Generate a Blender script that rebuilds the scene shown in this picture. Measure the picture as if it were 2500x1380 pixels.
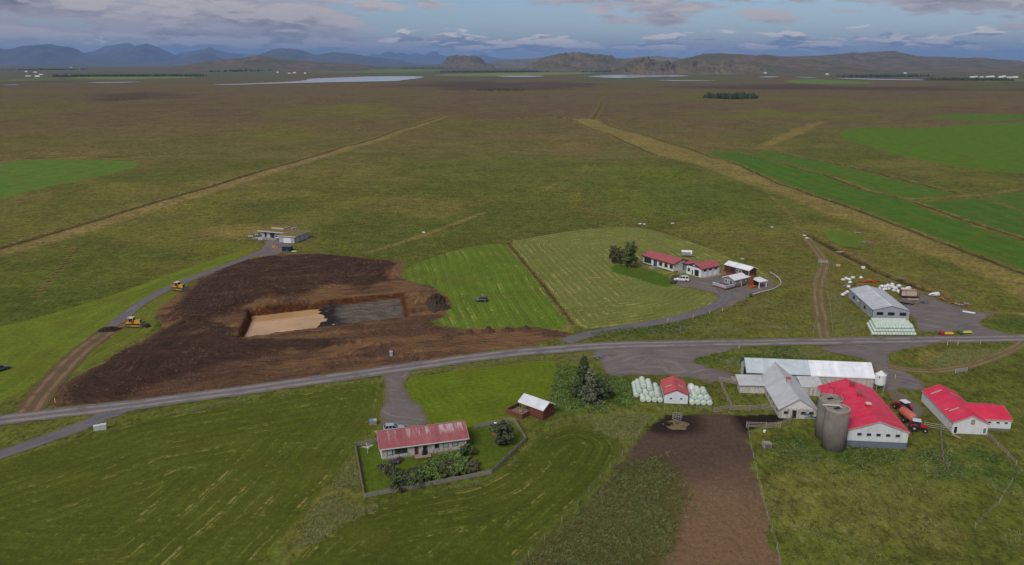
import bpy, bmesh, math, random
import numpy as np
from mathutils import Vector, Matrix
from mathutils.geometry import delaunay_2d_cdt
random.seed(7); RNG = np.random.default_rng(11)
for o in list(bpy.data.objects): bpy.data.objects.remove(o)
scn = bpy.context.scene
C = scn.collection
R = math.radians
# ------------------------------------------------------------------ camera
CAM_H = 75.0; FPX = 1910.0; PITCH = math.atan2(690 - 152, FPX)
cam = bpy.data.cameras.new('camera'); camo = bpy.data.objects.new('camera', cam); C.objects.link(camo)
cam.sensor_width = 36; cam.lens = 36 * FPX / 2500; cam.clip_start = 1; cam.clip_end = 200000
camo.location = (0, 0, CAM_H); camo.rotation_euler = (math.pi / 2 - PITCH, 0, 0)
scn.camera = camo
# ------------------------------------------------------------------ world, sun, exposure
SUN_EL, SUN_AZ = R(42), R(-148)      # azimuth measured from +Y towards +X
world = bpy.data.worlds.new('World'); scn.world = world; world.use_nodes = True
def build_world():
    nt = world.node_tree; N = nt.nodes; L = nt.links; N.clear()
    def nd(t, **k):
        n = N.new(t)
        for a, b in k.items(): setattr(n, a, b)
        return n
    def m(op, a, b=None, c=None):
        n = nd('ShaderNodeMath', operation=op)
        for i, v in enumerate((a, b, c)):
            if v is None: continue
            if isinstance(v, (int, float)): n.inputs[i].default_value = v
            else: L.new(v, n.inputs[i])
        return n.outputs[0]
    def ss(x, lo, hi):
        n = nd('ShaderNodeMapRange', interpolation_type='SMOOTHSTEP'); L.new(x, n.inputs[0])
        n.inputs[1].default_value = lo; n.inputs[2].default_value = hi; return n.outputs[0]
    def noise(u, v, seed, scale, det=6, rough=.55):
        c = nd('ShaderNodeCombineXYZ'); L.new(u, c.inputs[0]); L.new(v, c.inputs[1]); c.inputs[2].default_value = seed
        n = nd('ShaderNodeTexNoise'); n.inputs['Scale'].default_value = scale; n.inputs['Detail'].default_value = det
        n.inputs['Roughness'].default_value = rough; L.new(c.outputs[0], n.inputs['Vector']); return n.outputs['Fac']
    def puff(u, v, seed, scale):      # billows: rounded heaps between sharp creases
        b1 = m('ABSOLUTE', m('SUBTRACT', m('MULTIPLY', noise(u, v, seed, scale, 0), 2), 1)); b2 = m('ABSOLUTE', m('SUBTRACT', m('MULTIPLY', noise(u, v, seed + 5, scale * 2.3, 0), 2), 1))
        return m('ADD', .42, m('ADD', m('MULTIPLY', b1, .85), m('MULTIPLY', b2, .5)))
    def mix(f, a, b):
        n = nd('ShaderNodeMix', data_type='RGBA'); L.new(f, n.inputs[0])
        for i, v in ((6, a), (7, b)):
            if isinstance(v, tuple): n.inputs[i].default_value = (*v, 1)
            else: L.new(v, n.inputs[i])
        return n.outputs[2]
    tc = nd('ShaderNodeTexCoord'); sx = nd('ShaderNodeSeparateXYZ'); L.new(tc.outputs['Generated'], sx.inputs[0])
    az = m('ARCTAN2', sx.outputs[0], sx.outputs[1]); el = m('ARCSINE', sx.outputs[2])
    sky = nd('ShaderNodeTexSky', sky_type='NISHITA', sun_disc=False, sun_elevation=SUN_EL, sun_rotation=SUN_AZ, air_density=1.0, dust_density=0.6, ozone_density=2.0)
    skc = nd('ShaderNodeMix', data_type='RGBA', blend_type='MULTIPLY'); skc.inputs[0].default_value = 1
    L.new(sky.outputs[0], skc.inputs[6]); skc.inputs[7].default_value = (.048, .052, .062, 1)
    u = m('MULTIPLY', az, 1.0); v = m('MULTIPLY', el, 3.8)
    # flat-based heaps: detail noise is stretched sideways, then pushed about by a finer noise
    wn = noise(u, v, 3.1, 30, 2); wn2 = noise(u, v, 13.1, 26, 2)
    uw = m('ADD', u, m('MULTIPLY', m('SUBTRACT', wn, .5), .045)); vw = m('ADD', v, m('MULTIPLY', m('SUBTRACT', wn2, .5), .035))
    big = noise(u, v, 5.7, 3.1, 2, .45)
    side = m('ADD', m('MULTIPLY', ss(az, .04, -.30), .17), m('MULTIPLY', ss(az, .22, .62), .10))
    fin = noise(uw, vw, 9.3, 9, 7, .56); fin2 = noise(uw, m('ADD', vw, .04), 9.3, 9, 7, .56)
    fin = m('ADD', m('MULTIPLY', fin, .84), m('MULTIPLY', puff(uw, vw, 2.3, 18), .16)); fin2 = m('ADD', m('MULTIPLY', fin2, .84), m('MULTIPLY', puff(uw, m('ADD', vw, .02), 2.3, 18), .16))
    cov = m('ADD', m('ADD', m('MULTIPLY', big, .52), m('MULTIPLY', fin, .72)), m('SUBTRACT', side, .03))
    cov = m('ADD', cov, m('MULTIPLY', ss(el, .012, .10), .085))
    c1 = ss(cov, .69, .745); core = ss(cov, .72, .90); lit = ss(m('SUBTRACT', fin, fin2), -.03, .10)
    col1 = mix(core, (.30, .268, .275), (.115, .103, .114)); col1 = mix(m('MULTIPLY', lit, .8), col1, (.42, .365, .345))
    v4 = m('MULTIPLY', el, 5.6); vw4 = m('ADD', v4, m('MULTIPLY', m('SUBTRACT', wn2, .5), .05))
    lo = noise(uw, vw4, 21.7, 13, 6, .55); lo2 = noise(uw, m('ADD', vw4, .045), 21.7, 13, 6, .55)
    lo = m('ADD', m('MULTIPLY', lo, .80), m('MULTIPLY', puff(uw, vw4, 7.3, 26), .20)); lo2 = m('ADD', m('MULTIPLY', lo2, .80), m('MULTIPLY', puff(uw, m('ADD', vw4, .02), 7.3, 26), .20))
    band = m('SUBTRACT', .34, m('MULTIPLY', m('ABSOLUTE', m('SUBTRACT', el, .020)), 12.0))
    c2 = ss(m('ADD', lo, band), .775, .84); lit2 = ss(m('SUBTRACT', lo, lo2), -.06, .07)
    col2 = mix(lit2, (.18, .18, .225), (.60, .535, .475))
    hz = ss(el, .030, -.002)
    base = mix(m('MULTIPLY', hz, .55), skc.outputs[2], (.38, .40, .43))
    c = mix(m('MULTIPLY', c2, .95), base, col2); c = mix(m('MULTIPLY', c1, .96), c, col1)
    bg = nd('ShaderNodeBackground'); L.new(c, bg.inputs[0]); bg.inputs[1].default_value = 1.0
    out = nd('ShaderNodeOutputWorld'); L.new(bg.outputs[0], out.inputs[0])
build_world()
sun = bpy.data.lights.new('sun', 'SUN'); suno = bpy.data.objects.new('sun', sun); C.objects.link(suno)
sun.energy = 1.9; sun.angle = R(26); sun.color = (1, .965, .92)
sd = Vector((math.sin(SUN_AZ) * math.cos(SUN_EL), math.cos(SUN_AZ) * math.cos(SUN_EL), math.sin(SUN_EL)))
suno.rotation_euler = sd.to_track_quat('Z', 'Y').to_euler(); suno.location = (0, 0, 300)
scn.view_settings.view_transform = 'Standard'; scn.view_settings.look = 'None'; scn.view_settings.gamma = 1
scn.view_settings.use_curve_mapping = False; scn.view_settings.exposure = 0.60
scn.render.engine = 'CYCLES'
# ------------------------------------------------------------------ helpers
CP, SP = math.cos(PITCH), math.sin(PITCH)
def G(px, py, z=0.0):
    """survey point: the spot on the land plane that the photograph shows at (px,py)"""
    cx = (px - 1250) / FPX; cy = -(py - 690) / FPX
    t = (z - CAM_H) / (-SP + CP * cy)
    return (cx * t, (CP + SP * cy) * t)
def GP(pts): return [G(*p) for p in pts]
def prop(o, label=None, cat=None, group=None, kind=None):
    if label: o['label'] = label
    if cat: o['category'] = cat
    if group: o['group'] = group
    if kind: o['kind'] = kind
    return o
def thing(name, label, cat, loc=(0, 0, 0), rz=0, group=None):
    o = bpy.data.objects.new(name, None); C.objects.link(o); o.empty_display_size = .3
    o.location = loc; o.rotation_euler = (0, 0, rz); return prop(o, label, cat, group)
class MB:
    def __init__(s): s.v = []; s.f = []; s.tf = None
    def T(s, ox=0, oy=0, oz=0, rz=0, ry=0, rx=0):
        s.tf = Matrix.Translation((ox, oy, oz)) @ Matrix.Rotation(rz, 4, 'Z') @ Matrix.Rotation(ry, 4, 'Y') @ Matrix.Rotation(rx, 4, 'X'); return s
    def add(s, vs, fs):
        n = len(s.v)
        if s.tf is not None: vs = [tuple(s.tf @ Vector(p)) for p in vs]
        s.v += vs; s.f += [tuple(i + n for i in f) for f in fs]; return s
    def box(s, x0, x1, y0, y1, z0, z1, tx=0, ty=0):
        return s.add([(x0, y0, z0), (x1, y0, z0), (x1, y1, z0), (x0, y1, z0), (x0 + tx, y0 + ty, z1), (x1 - tx, y0 + ty, z1), (x1 - tx, y1 - ty, z1), (x0 + tx, y1 - ty, z1)],
                     [(0, 3, 2, 1), (4, 5, 6, 7), (0, 1, 5, 4), (1, 2, 6, 5), (2, 3, 7, 6), (3, 0, 4, 7)])
    def prism_x(s, prof, x0, x1, x0b=None):
        """profile of (y,z), extruded along x"""
        n = len(prof); vs = [(x0, a, b) for a, b in prof] + [(x1, a, b) for a, b in prof]
        return s.add(vs, [tuple(range(n))[::-1], tuple(range(n, 2 * n))] + [(i, (i + 1) % n, n + (i + 1) % n, n + i) for i in range(n)])
    def prism_y(s, prof, y0, y1, taper=0):
        """profile of (x,z), extruded along y"""
        n = len(prof); vs = [(a, y0, b) for a, b in prof] + [(a, y1, b) for a, b in prof]
        return s.add(vs, [tuple(range(n)), tuple(range(n, 2 * n))[::-1]] + [(i, n + i, n + (i + 1) % n, (i + 1) % n) for i in range(n)])
    def prism_z(s, prof, z0, z1):
        n = len(prof); vs = [(a, b, z0) for a, b in prof] + [(a, b, z1) for a, b in prof]
        return s.add(vs, [tuple(range(n))[::-1], tuple(range(n, 2 * n))] + [(i, (i + 1) % n, n + (i + 1) % n, n + i) for i in range(n)])
    def lathe(s, prof, n=16, axis='z', caps=True):
        """profile of (radius, height)"""
        vs = []; fs = []; m = len(prof)
        for r, h in prof:
            for k in range(n):
                a = 2 * math.pi * k / n; p = (r * math.cos(a), r * math.sin(a), h)
                if axis == 'x': p = (p[2], p[0], p[1])
                if axis == 'y': p = (p[0], p[2], p[1])
                vs.append(p)
        for i in range(m - 1):
            for k in range(n):
                q = (i * n + k, i * n + (k + 1) % n, (i + 1) * n + (k + 1) % n, (i + 1) * n + k)
                fs.append(q if axis != 'y' else q[::-1])
        a = tuple(range(n)); b = tuple(range((m - 1) * n, m * n))
        if caps: fs += [a[::-1] if axis != 'y' else a, b if axis != 'y' else b[::-1]]
        return s.add(vs, fs)
    def tube(s, path, r, n=6, r1=None):
        vs = []; fs = []; m = len(path); r1 = r if r1 is None else r1
        for i, p in enumerate(path):
            p = Vector(p); d = (Vector(path[min(i + 1, m - 1)]) - Vector(path[max(i - 1, 0)])).normalized()
            up = Vector((0, 0, 1)) if abs(d.z) < .95 else Vector((1, 0, 0))
            a = d.cross(up).normalized(); b = a.cross(d); rr = r + (r1 - r) * i / max(m - 1, 1)
            for k in range(n):
                t = 2 * math.pi * k / n; vs.append(tuple(p + rr * (math.cos(t) * a + math.sin(t) * b)))
        for i in range(m - 1):
            for k in range(n): fs.append((i * n + k, i * n + (k + 1) % n, (i + 1) * n + (k + 1) % n, (i + 1) * n + k))
        fs += [tuple(range(n))[::-1], tuple(range((m - 1) * n, m * n))]
        return s.add(vs, fs)
    def mesh(s, name, mat, smooth=False):
        me = bpy.data.meshes.new(name); me.from_pydata([tuple(p) for p in s.v], [], s.f)
        if mat: me.materials.append(mat)
        if smooth: me.shade_smooth(); 
        me.update(); return me
    def build(s, name, mat, parent=None, smooth=False, loc=None):
        o = bpy.data.objects.new(name, s.mesh(name, mat, smooth)); C.objects.link(o)
        if parent: o.parent = parent
        if loc: o.location = loc
        return o
def obj(name, me, parent=None, loc=(0, 0, 0), rz=0):
    o = bpy.data.objects.new(name, me); C.objects.link(o); o.parent = parent; o.location = loc; o.rotation_euler = (0, 0, rz); return o
def copy_tree(o, parent=None):
    c = o.copy(); C.objects.link(c); c.parent = parent
    for ch in list(o.children): copy_tree(ch, c)
    return c
def np_mesh(name, V, Fq, mat=None, smooth=False):
    """fast mesh from numpy arrays, faces all with the same number of corners"""
    me = bpy.data.meshes.new(name); k = Fq.shape[1]
    me.vertices.add(len(V)); me.vertices.foreach_set('co', np.asarray(V, np.float32).ravel())
    me.loops.add(Fq.size); me.loops.foreach_set('vertex_index', Fq.astype(np.int32).ravel())
    me.polygons.add(len(Fq)); me.polygons.foreach_set('loop_start', np.arange(0, Fq.size, k, dtype=np.int32))
    if mat: me.materials.append(mat)
    me.update(calc_edges=True); me.validate()
    if smooth: me.shade_smooth()
    return me
# ------------------------------------------------------------------ materials
class NT:
    def __init__(s, name, rough=.8, spec=.3):
        s.m = bpy.data.materials.new(name); s.m.use_nodes = True; s.t = s.m.node_tree; s.N = s.t.nodes; s.L = s.t.links
        s.b = s.N['Principled BSDF']; s.b.inputs['Roughness'].default_value = rough; s.b.inputs['Specular IOR Level'].default_value = spec
    def nd(s, t, **k):
        n = s.N.new(t)
        for a, b in k.items(): setattr(n, a, b)
        return n
    def put(s, n, i, v):
        if v is None: return
        if isinstance(v, (int, float)): n.inputs[i].default_value = v
        elif isinstance(v, tuple): n.inputs[i].default_value = (*v, 1) if len(v) == 3 and n.inputs[i].type == 'RGBA' else v
        else: s.L.new(v, n.inputs[i])
    def math(s, op, a, b=None, c=None):
        n = s.nd('ShaderNodeMath', operation=op); s.put(n, 0, a); s.put(n, 1, b); s.put(n, 2, c); return n.outputs[0]
    def ss(s, x, lo, hi):
        n = s.nd('ShaderNodeMapRange', interpolation_type='SMOOTHSTEP'); s.put(n, 0, x); n.inputs[1].default_value = lo; n.inputs[2].default_value = hi; return n.outputs[0]
    def lin(s, x, lo, hi, a, b):
        n = s.nd('ShaderNodeMapRange'); s.put(n, 0, x); n.inputs[1].default_value = lo; n.inputs[2].default_value = hi; n.inputs[3].default_value = a; n.inputs[4].default_value = b; return n.outputs[0]
    def mix(s, f, a, b, mode='MIX'):
        n = s.nd('ShaderNodeMix', data_type='RGBA', blend_type=mode); s.put(n, 0, f); s.put(n, 6, a); s.put(n, 7, b); return n.outputs[2]
    def scale(s, col, f):
        n = s.nd('ShaderNodeVectorMath', operation='SCALE'); s.put(n, 0, col); s.put(n, 3, f); return n.outputs[0]
    def pos(s, kind='world'):
        if kind == 'world': return s.nd('ShaderNodeNewGeometry').outputs['Position']
        return s.nd('ShaderNodeTexCoord').outputs['Object']
    def mapping(s, v, sc=(1, 1, 1), rz=0):
        n = s.nd('ShaderNodeMapping'); s.put(n, 0, v); n.inputs['Scale'].default_value = sc; n.inputs['Rotation'].default_value = (0, 0, rz); return n.outputs[0]
    def noise(s, v, sc, det=4, rough=.55):
        n = s.nd('ShaderNodeTexNoise'); s.put(n, 'Vector', v); n.inputs['Scale'].default_value = sc; n.inputs['Detail'].default_value = det; n.inputs['Roughness'].default_value = rough; return n.outputs['Fac']
    def attr(s, name, col=False):
        n = s.nd('ShaderNodeAttribute', attribute_name=name); return n.outputs['Color' if col else 'Fac']
    def bump(s, h, strength, dist):
        n = s.nd('ShaderNodeBump'); s.put(n, 'Height', h); n.inputs['Strength'].default_value = strength; n.inputs['Distance'].default_value = dist; s.L.new(n.outputs[0], s.b.inputs['Normal'])
    def color(s, c): s.put(s.b, 'Base Color', c); return s.m
MATS = {}
def M(name, col, rough=.75, var=.18, sc=1.5, spec=.3, dirt=None, dirt_amt=.0, metal=0, bump=0):
    """plain coloured stuff: large and small tonal variation, optional grime"""
    if name in MATS: return MATS[name]
    t = NT(name, rough, spec); p = t.pos(); n1 = t.noise(p, sc, 5, .6); n2 = t.noise(p, sc * 7, 3)
    f = t.math('ADD', t.math('MULTIPLY', n1, .65), t.math('MULTIPLY', n2, .35))
    c = t.scale(t.mix(0.0, col, col), t.lin(f, .25, .75, 1 - var, 1 + var))
    if dirt: c = t.mix(t.math('MULTIPLY', t.ss(t.noise(p, sc * 1.7, 6, .7), .45, .72), dirt_amt), c, dirt)
    t.b.inputs['Metallic'].default_value = metal
    if bump: t.bump(n2, bump, .05)
    t.color(c); MATS[name] = t.m; return t.m
def CORR(name, col, axis='x', pitch=.25, rough=.5, col2=None, amt=.3, streak=(0.25, 3.0), spec=.35, seam=1.0, patch=None):
    """corrugated sheet: ribs across the axis, tonal sheets, rain streaks"""
    if name in MATS: return MATS[name]
    t = NT(name, rough, spec); p = t.pos('object'); sx = t.nd('ShaderNodeSeparateXYZ'); t.put(sx, 0, p); a = sx.outputs['XYZ'.index(axis.upper())]
    w = t.math('SINE', t.math('MULTIPLY', a, 2 * math.pi / pitch)); t.bump(w, .5, .03)
    sheet = t.nd('ShaderNodeTexWhiteNoise', noise_dimensions='1D'); t.put(sheet, 'W', t.math('FLOOR', t.math('DIVIDE', a, seam)))
    sc = (4, .5, .5) if axis == 'x' else (.5, 4, .5)
    st = t.noise(t.mapping(p, sc), 1.2, 6, .65); n2 = t.noise(p, .5, 4)
    c = t.scale(t.mix(0.0, col, col), t.math('ADD', t.lin(sheet.outputs['Value'], 0, 1, .93, 1.05), t.lin(n2, .3, .7, -.13, .13)))
    fr = t.math('FRACT', t.math('DIVIDE', a, seam)); c = t.mix(t.math('MULTIPLY', t.ss(fr, .05, .0), .35), c, tuple(v * .55 for v in col))
    if col2: c = t.mix(t.math('MULTIPLY', t.ss(t.math('ADD', t.math('MULTIPLY', st, .7), t.math('MULTIPLY', n2, .3)), .47, .70), amt), c, col2)
    if patch:   # (axis letter, low, high, colour, amount): sheets worn bare in one band
        b = sx.outputs['XYZ'.index(patch[0].upper())]
        edge = t.math('ADD', b, t.lin(st, .3, .7, -1.1, 1.1)); q = t.ss(edge, patch[1], patch[2])
        q = t.math('MULTIPLY', q, t.ss(t.math('ADD', t.math('MULTIPLY', sheet.outputs['Value'], .5), t.math('ADD', st, t.math('MULTIPLY', a, patch[5]))), .92, 1.20))
        c = t.mix(t.math('MULTIPLY', q, patch[4]), c, patch[3])
    t.color(c); MATS[name] = t.m; return t.m
def WALL(name, col, stain=(.25, .22, .19), amt=.25, plank=0, axis='z', rough=.8, sc=.8, thr=.50):
    """painted wall with streaks, weather stains and optional board lines"""
    if name in MATS: return MATS[name]
    t = NT(name, rough, .2); p = t.pos('object')
    st = t.noise(t.mapping(p, (1.6, 1.6, .35)), sc, 7, .7); n2 = t.noise(p, .6, 3); n3 = t.noise(p, 5, 2)
    c = t.scale(t.mix(0.0, col, col), t.math('ADD', t.lin(n2, .3, .7, .93, 1.05), t.lin(n3, .3, .7, -.04, .04)))
    c = t.mix(t.math('MULTIPLY', t.ss(st, thr, thr + .16), amt), c, stain)
    if plank:
        sx = t.nd('ShaderNodeSeparateXYZ'); t.put(sx, 0, p); a = sx.outputs['XYZ'.index(axis.upper())]
        if axis == 'x': a = t.math('ADD', a, sx.outputs[1])
        fr = t.math('FRACT', t.math('DIVIDE', a, plank)); t.bump(t.ss(t.math('ABSOLUTE', t.math('SUBTRACT', fr, .5)), .5, .42), .6, .03)
    t.color(c); MATS[name] = t.m; return t.m
GLASS = M('glass', (.018, .026, .032), .08, .2, .5, .6)
BLACK = M('black_plastic', (.012, .012, .014), .5, .2)
RUBBER = M('rubber', (.016, .016, .017), .85, .25, 3)
WHITE = M('white_paint', (.66, .67, .69), .6, .06, .8, dirt=(.4, .38, .34), dirt_amt=.25)
WHITE2 = M('white_trim', (.70, .71, .72), .55, .05)
STEEL = M('galvanised', (.34, .36, .38), .45, .15, 2, .5)
CONC = M('concrete', (.25, .24, .23), .9, .2, 1.2, dirt=(.14, .13, .12), dirt_amt=.5, bump=.2)
OLDWOOD = M('weathered_wood', (.22, .19, .165), .9, .3, 3, dirt=(.12, .10, .085), dirt_amt=.4)
BROWNWOOD = M('stained_wood', (.13, .052, .034), .75, .2, 2)
DARKBROWN = M('dark_stained_wood', (.075, .030, .024), .75, .2, 2)
ORANGEWOOD = M('orange_wood', (.30, .10, .028), .75, .2, 2)
RUST = M('rusty_metal', (.16, .075, .045), .85, .35, 2, dirt=(.07, .045, .035), dirt_amt=.6)
# ------------------------------------------------------------------ terrain
def S(r, g, b): return np.array([((c / 255) / 12.92 if c <= 10 else ((c / 255 + .055) / 1.055) ** 2.4) for c in (r, g, b)])
def vnoise(X, Y, seed=0):
    xi = np.floor(X).astype(np.int64); yi = np.floor(Y).astype(np.int64); fx = X - xi; fy = Y - yi
    def h(a, b):
        n = (a * 374761393 + b * 668265263 + seed * 1442695041) & 0xffffffff
        n = ((n ^ (n >> 13)) * 1274126177) & 0xffffffff
        return ((n ^ (n >> 16)) & 0xffff) / 65535.0
    u = fx * fx * (3 - 2 * fx); v = fy * fy * (3 - 2 * fy)
    return (h(xi, yi) * (1 - u) + h(xi + 1, yi) * u) * (1 - v) + (h(xi, yi + 1) * (1 - u) + h(xi + 1, yi + 1) * u) * v
def fbm(X, Y, wl, oct=4, seed=0):
    s = 0; a = 1; t = 0
    for k in range(oct):
        s = s + a * vnoise(X / wl + 17.3 * k, Y / wl - 9.1 * k, seed + k); t += a; a *= .5; wl *= .5
    return s / t
def sstep(x, lo, hi):
    t = np.clip((x - lo) / (hi - lo), 0, 1); return t * t * (3 - 2 * t)
def chaikin(p, n=1, closed=True):
    for _ in range(n):
        q = []; m = len(p)
        for i in range(m if closed else m - 1):
            a = p[i]; b = p[(i + 1) % m]
            q += [(a[0] * .75 + b[0] * .25, a[1] * .75 + b[1] * .25), (a[0] * .25 + b[0] * .75, a[1] * .25 + b[1] * .75)]
        p = q if closed else [p[0]] + q + [p[-1]]
    return p
def sdf(poly, X, Y):
    d2 = np.full(X.shape, 1e12); ins = np.zeros(X.shape, bool); n = len(poly)
    for i in range(n):
        ax, ay = poly[i]; bx, by = poly[(i + 1) % n]; ex, ey = bx - ax, by - ay
        wx, wy = X - ax, Y - ay; t = np.clip((wx * ex + wy * ey) / (ex * ex + ey * ey + 1e-12), 0, 1)
        d2 = np.minimum(d2, (wx - ex * t) ** 2 + (wy - ey * t) ** 2)
        c = ((ay > Y) != (by > Y)) & (X < ex * (Y - ay) / (ey if abs(ey) > 1e-9 else 1e-9) + ax); ins ^= c
    d = np.sqrt(d2); return np.where(ins, d, -d)
def ldist(line, X, Y):
    d2 = np.full(X.shape, 1e12)
    for (ax, ay), (bx, by) in zip(line, line[1:]):
        ex, ey = bx - ax, by - ay; wx, wy = X - ax, Y - ay; t = np.clip((wx * ex + wy * ey) / (ex * ex + ey * ey + 1e-12), 0, 1)
        d2 = np.minimum(d2, (wx - ex * t) ** 2 + (wy - ey * t) ** 2)
    return np.sqrt(d2)
def lines_1d(segs, g, lim0, lim1):
    """segs: [(start, end, step)...]; then grows geometrically out to the limits"""
    p = []
    for a, b, st in segs: p += list(np.arange(a, b - 1e-6, st))
    p.append(segs[-1][1]); st = segs[-1][2]
    while p[-1] < lim1: st *= g; p.append(p[-1] + st)
    st = segs[0][2]; q = [p[0]]
    while q[-1] > lim0: st *= g; q.append(q[-1] - st)
    return np.array(q[:0:-1] + p)
GX = lines_1d([(-215, -135, 1.4), (-135, 25, .62), (25, 225, 1.3)], 1.045, -70000, 70000)
GY = lines_1d([(88, 172, 1.2), (172, 300, .62), (300, 480, 1.5)], 1.03, -4000, 70000)
XX, YY = np.meshgrid(GX, GY)
FIELDS = []    # (polygon px, colour, stripe mode, hay, gloss of stripes, smoothing)
def field(px, col, stripe='sdf', hay=0., sm=1, amp=.16, per=5.): FIELDS.append((chaikin(GP(px), sm), S(*col), stripe, hay, amp, per))
MEADOW_A = [(1238, 588), (1300, 576), (1400, 562), (1480, 553), (1560, 554), (1640, 575), (1720, 602), (1790, 634), (1850, 657), (1885, 680), (1880, 700), (1800, 715), (1752, 735), (1735, 750), (1660, 772), (1550, 790), (1450, 803), (1418, 803), (1385, 765), (1330, 697), (1280, 638)]
MEADOW_B = [(978, 660), (1060, 626), (1130, 607), (1190, 597), (1235, 594), (1272, 642), (1322, 702), (1370, 768), (1395, 803), (1300, 806), (1200, 800), (1095, 800), (1060, 780), (1060, 700), (985, 690)]
FORE_L = [(-500, 1260), (0, 1128), (100, 1097), (235, 1062), (330, 1028), (480, 1003), (700, 965), (850, 938), (920, 936), (938, 960), (932, 1000), (918, 1030), (885, 1070), (862, 1092), (840, 1130), (780, 1205), (720, 1275), (650, 1345), (560, 1450), (400, 1600), (-600, 1600)]
LAWN = [(987, 940), (1000, 922), (1100, 908), (1250, 888), (1330, 878), (1357, 886), (1362, 905), (1352, 940), (1345, 965), (1325, 1000), (1262, 1025), (1165, 1040), (1100, 1045), (1030, 1040), (1042, 1010), (1006, 975)]
GARDEN = [(868, 1092), (935, 1078), (1140, 1048), (1255, 1032), (1284, 1076), (1205, 1155), (1000, 1195), (890, 1216)]
FORE_M = [(560, 1500), (690, 1405), (740, 1345), (810, 1290), (895, 1240), (1010, 1212), (1200, 1178), (1290, 1092), (1335, 1052), (1400, 1040), (1460, 1048), (1502, 1072), (1514, 1100), (1484, 1150), (1424, 1220), (1340, 1295), (1220, 1400), (1150, 1500)]
field(MEADOW_A, (108, 115, 58), 'sdf', 2.2, 1, .16, 2.6)
field([(1488, 650), (1520, 645), (1568, 652), (1645, 680), (1640, 702), (1610, 700), (1550, 678), (1490, 664)], (72, 98, 28), 'over', 0, 1, .05, 2.)
field(MEADOW_B, (90, 111, 36), 'fence', .7, 1, .16, 3.4)
field(FORE_L, (77, 88, 29), 'sdf', .5, 2, .15, 3.2)
field(FORE_M, (73, 84, 27), 'sdf', .5, 2, .16, 2.8)
field(LAWN, (92, 109, 27), 'sdf', .0, 2, .08, 1.8)
field(GARDEN, (80, 98, 29), 'sdf', .0, 0, .06, 2.)
field([(-400, 850), (0, 800), (150, 760), (300, 712), (420, 667), (560, 622), (628, 604), (600, 622), (430, 695), (340, 738), (262, 795), (180, 850), (110, 918), (60, 955), (0, 980), (-400, 1100)], (98, 112, 36), 'sdf', .12, 1, .14, 7)
field([(345, 742), (440, 698), (470, 685), (420, 730), (378, 768), (385, 800), (300, 848), (190, 902), (142, 935), (172, 885), (250, 818), (300, 795)], (98, 106, 40), 'sdf', .2, 1, .12, 5)
field([(1715, 372), (1800, 370), (1880, 386), (2000, 419), (2195, 476), (2275, 519), (2500, 592), (2750, 690), (2750, 780), (2500, 664), (2250, 569), (2010, 475), (1770, 392)], (70, 101, 33), 'sdf', .02, 0, .12, 9)
field([(1840, 370), (1900, 371), (2025, 398), (2200, 441), (2345, 469), (2235, 481), (2190, 472), (2000, 416), (1880, 384)], (74, 103, 35), 'sdf', .02, 0, .10, 9)
field([(2235, 492), (2380, 483), (2420, 490), (2600, 560), (2750, 625), (2750, 680), (2500, 580), (2350, 533)], (70, 99, 35), 'sdf', 0, 0, .10, 9)
field([(2420, 478), (2520, 468), (2720, 474), (2720, 600), (2500, 516)], (74, 101, 35), 'sdf', 0, 0, .08, 9)
field([(2040, 332), (2070, 311), (2200, 311), (2275, 314), (2350, 302), (2420, 300), (2800, 298), (2800, 450), (2500, 426), (2380, 416), (2250, 394), (2100, 357)], (80, 107, 31), 'sdf', 0, 1, .06, 16)
field([(2240, 284), (2330, 283), (2800, 292), (2800, 297), (2380, 296)], (76, 104, 30), 'sdf', 0, 0, .05, 20)
field([(-400, 470), (0, 404), (60, 391), (240, 392), (372, 397), (200, 441), (0, 483), (-400, 570)], (86, 112, 44), 'sdf', .06, 1, .08, 14)
field([(2010, 566), (2050, 560), (2110, 580), (2120, 600), (2080, 606), (2030, 592)], (86, 112, 40), 'sdf', 0, 1, .05, 9)
# far pastures and hay fields of the valley floor
for px, col in [([(150, 190), (260, 186), (490, 187), (470, 190), (260, 195)], (104, 122, 60)), ([(700, 175), (1000, 168), (1110, 172), (1000, 178), (850, 178)], (92, 112, 58)), ([(1040, 182), (1250, 178), (1455, 176), (1450, 180), (1250, 186), (1090, 186)], (112, 122, 66)),
                ([(1640, 176), (1700, 172), (1850, 172), (1845, 180), (1700, 183)], (88, 110, 58)), ([(1900, 200), (1960, 192), (2080, 198), (2160, 204), (2000, 206)], (92, 116, 52)), ([(2170, 172), (2280, 176), (2210, 180)], (92, 108, 60)), ([(500, 172), (640, 168), (720, 172), (600, 178)], (84, 104, 52)), ([(1270, 160), (1420, 158), (1440, 164), (1300, 168)], (88, 112, 60)), ([(0, 196), (120, 190), (150, 193), (0, 202)], (92, 108, 56)),
                ([(2380, 196), (2490, 192), (2560, 198), (2400, 201)], (98, 108, 56))]:
    FIELDS.append((chaikin(GP(px), 2), S(*col), 'sdf', 0, .03, 60))
SOIL = chaikin(GP([(130, 990), (125, 970), (140, 945), (200, 912), (300, 858), (390, 803), (398, 790), (375, 770), (390, 752), (440, 715), (500, 670), (600, 632), (680, 622), (760, 617), (850, 625), (978, 637), (988, 650), (978, 675), (1000, 688), (1055, 697), (1095, 725), (1100, 768), (1040, 790), (1100, 803), (1200, 803), (1300, 797), (1375, 808), (1392, 818), (1340, 836), (1250, 851), (1100, 872), (950, 893), (800, 914), (600, 942), (400, 970), (250, 988)]), 1)
PEAT1 = chaikin(GP([(400, 765), (450, 712), (520, 662), (620, 628), (760, 619), (860, 627), (978, 640), (960, 665), (930, 697), (800, 706), (690, 716), (610, 738), (560, 765), (500, 790), (420, 800)]), 1)
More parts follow.
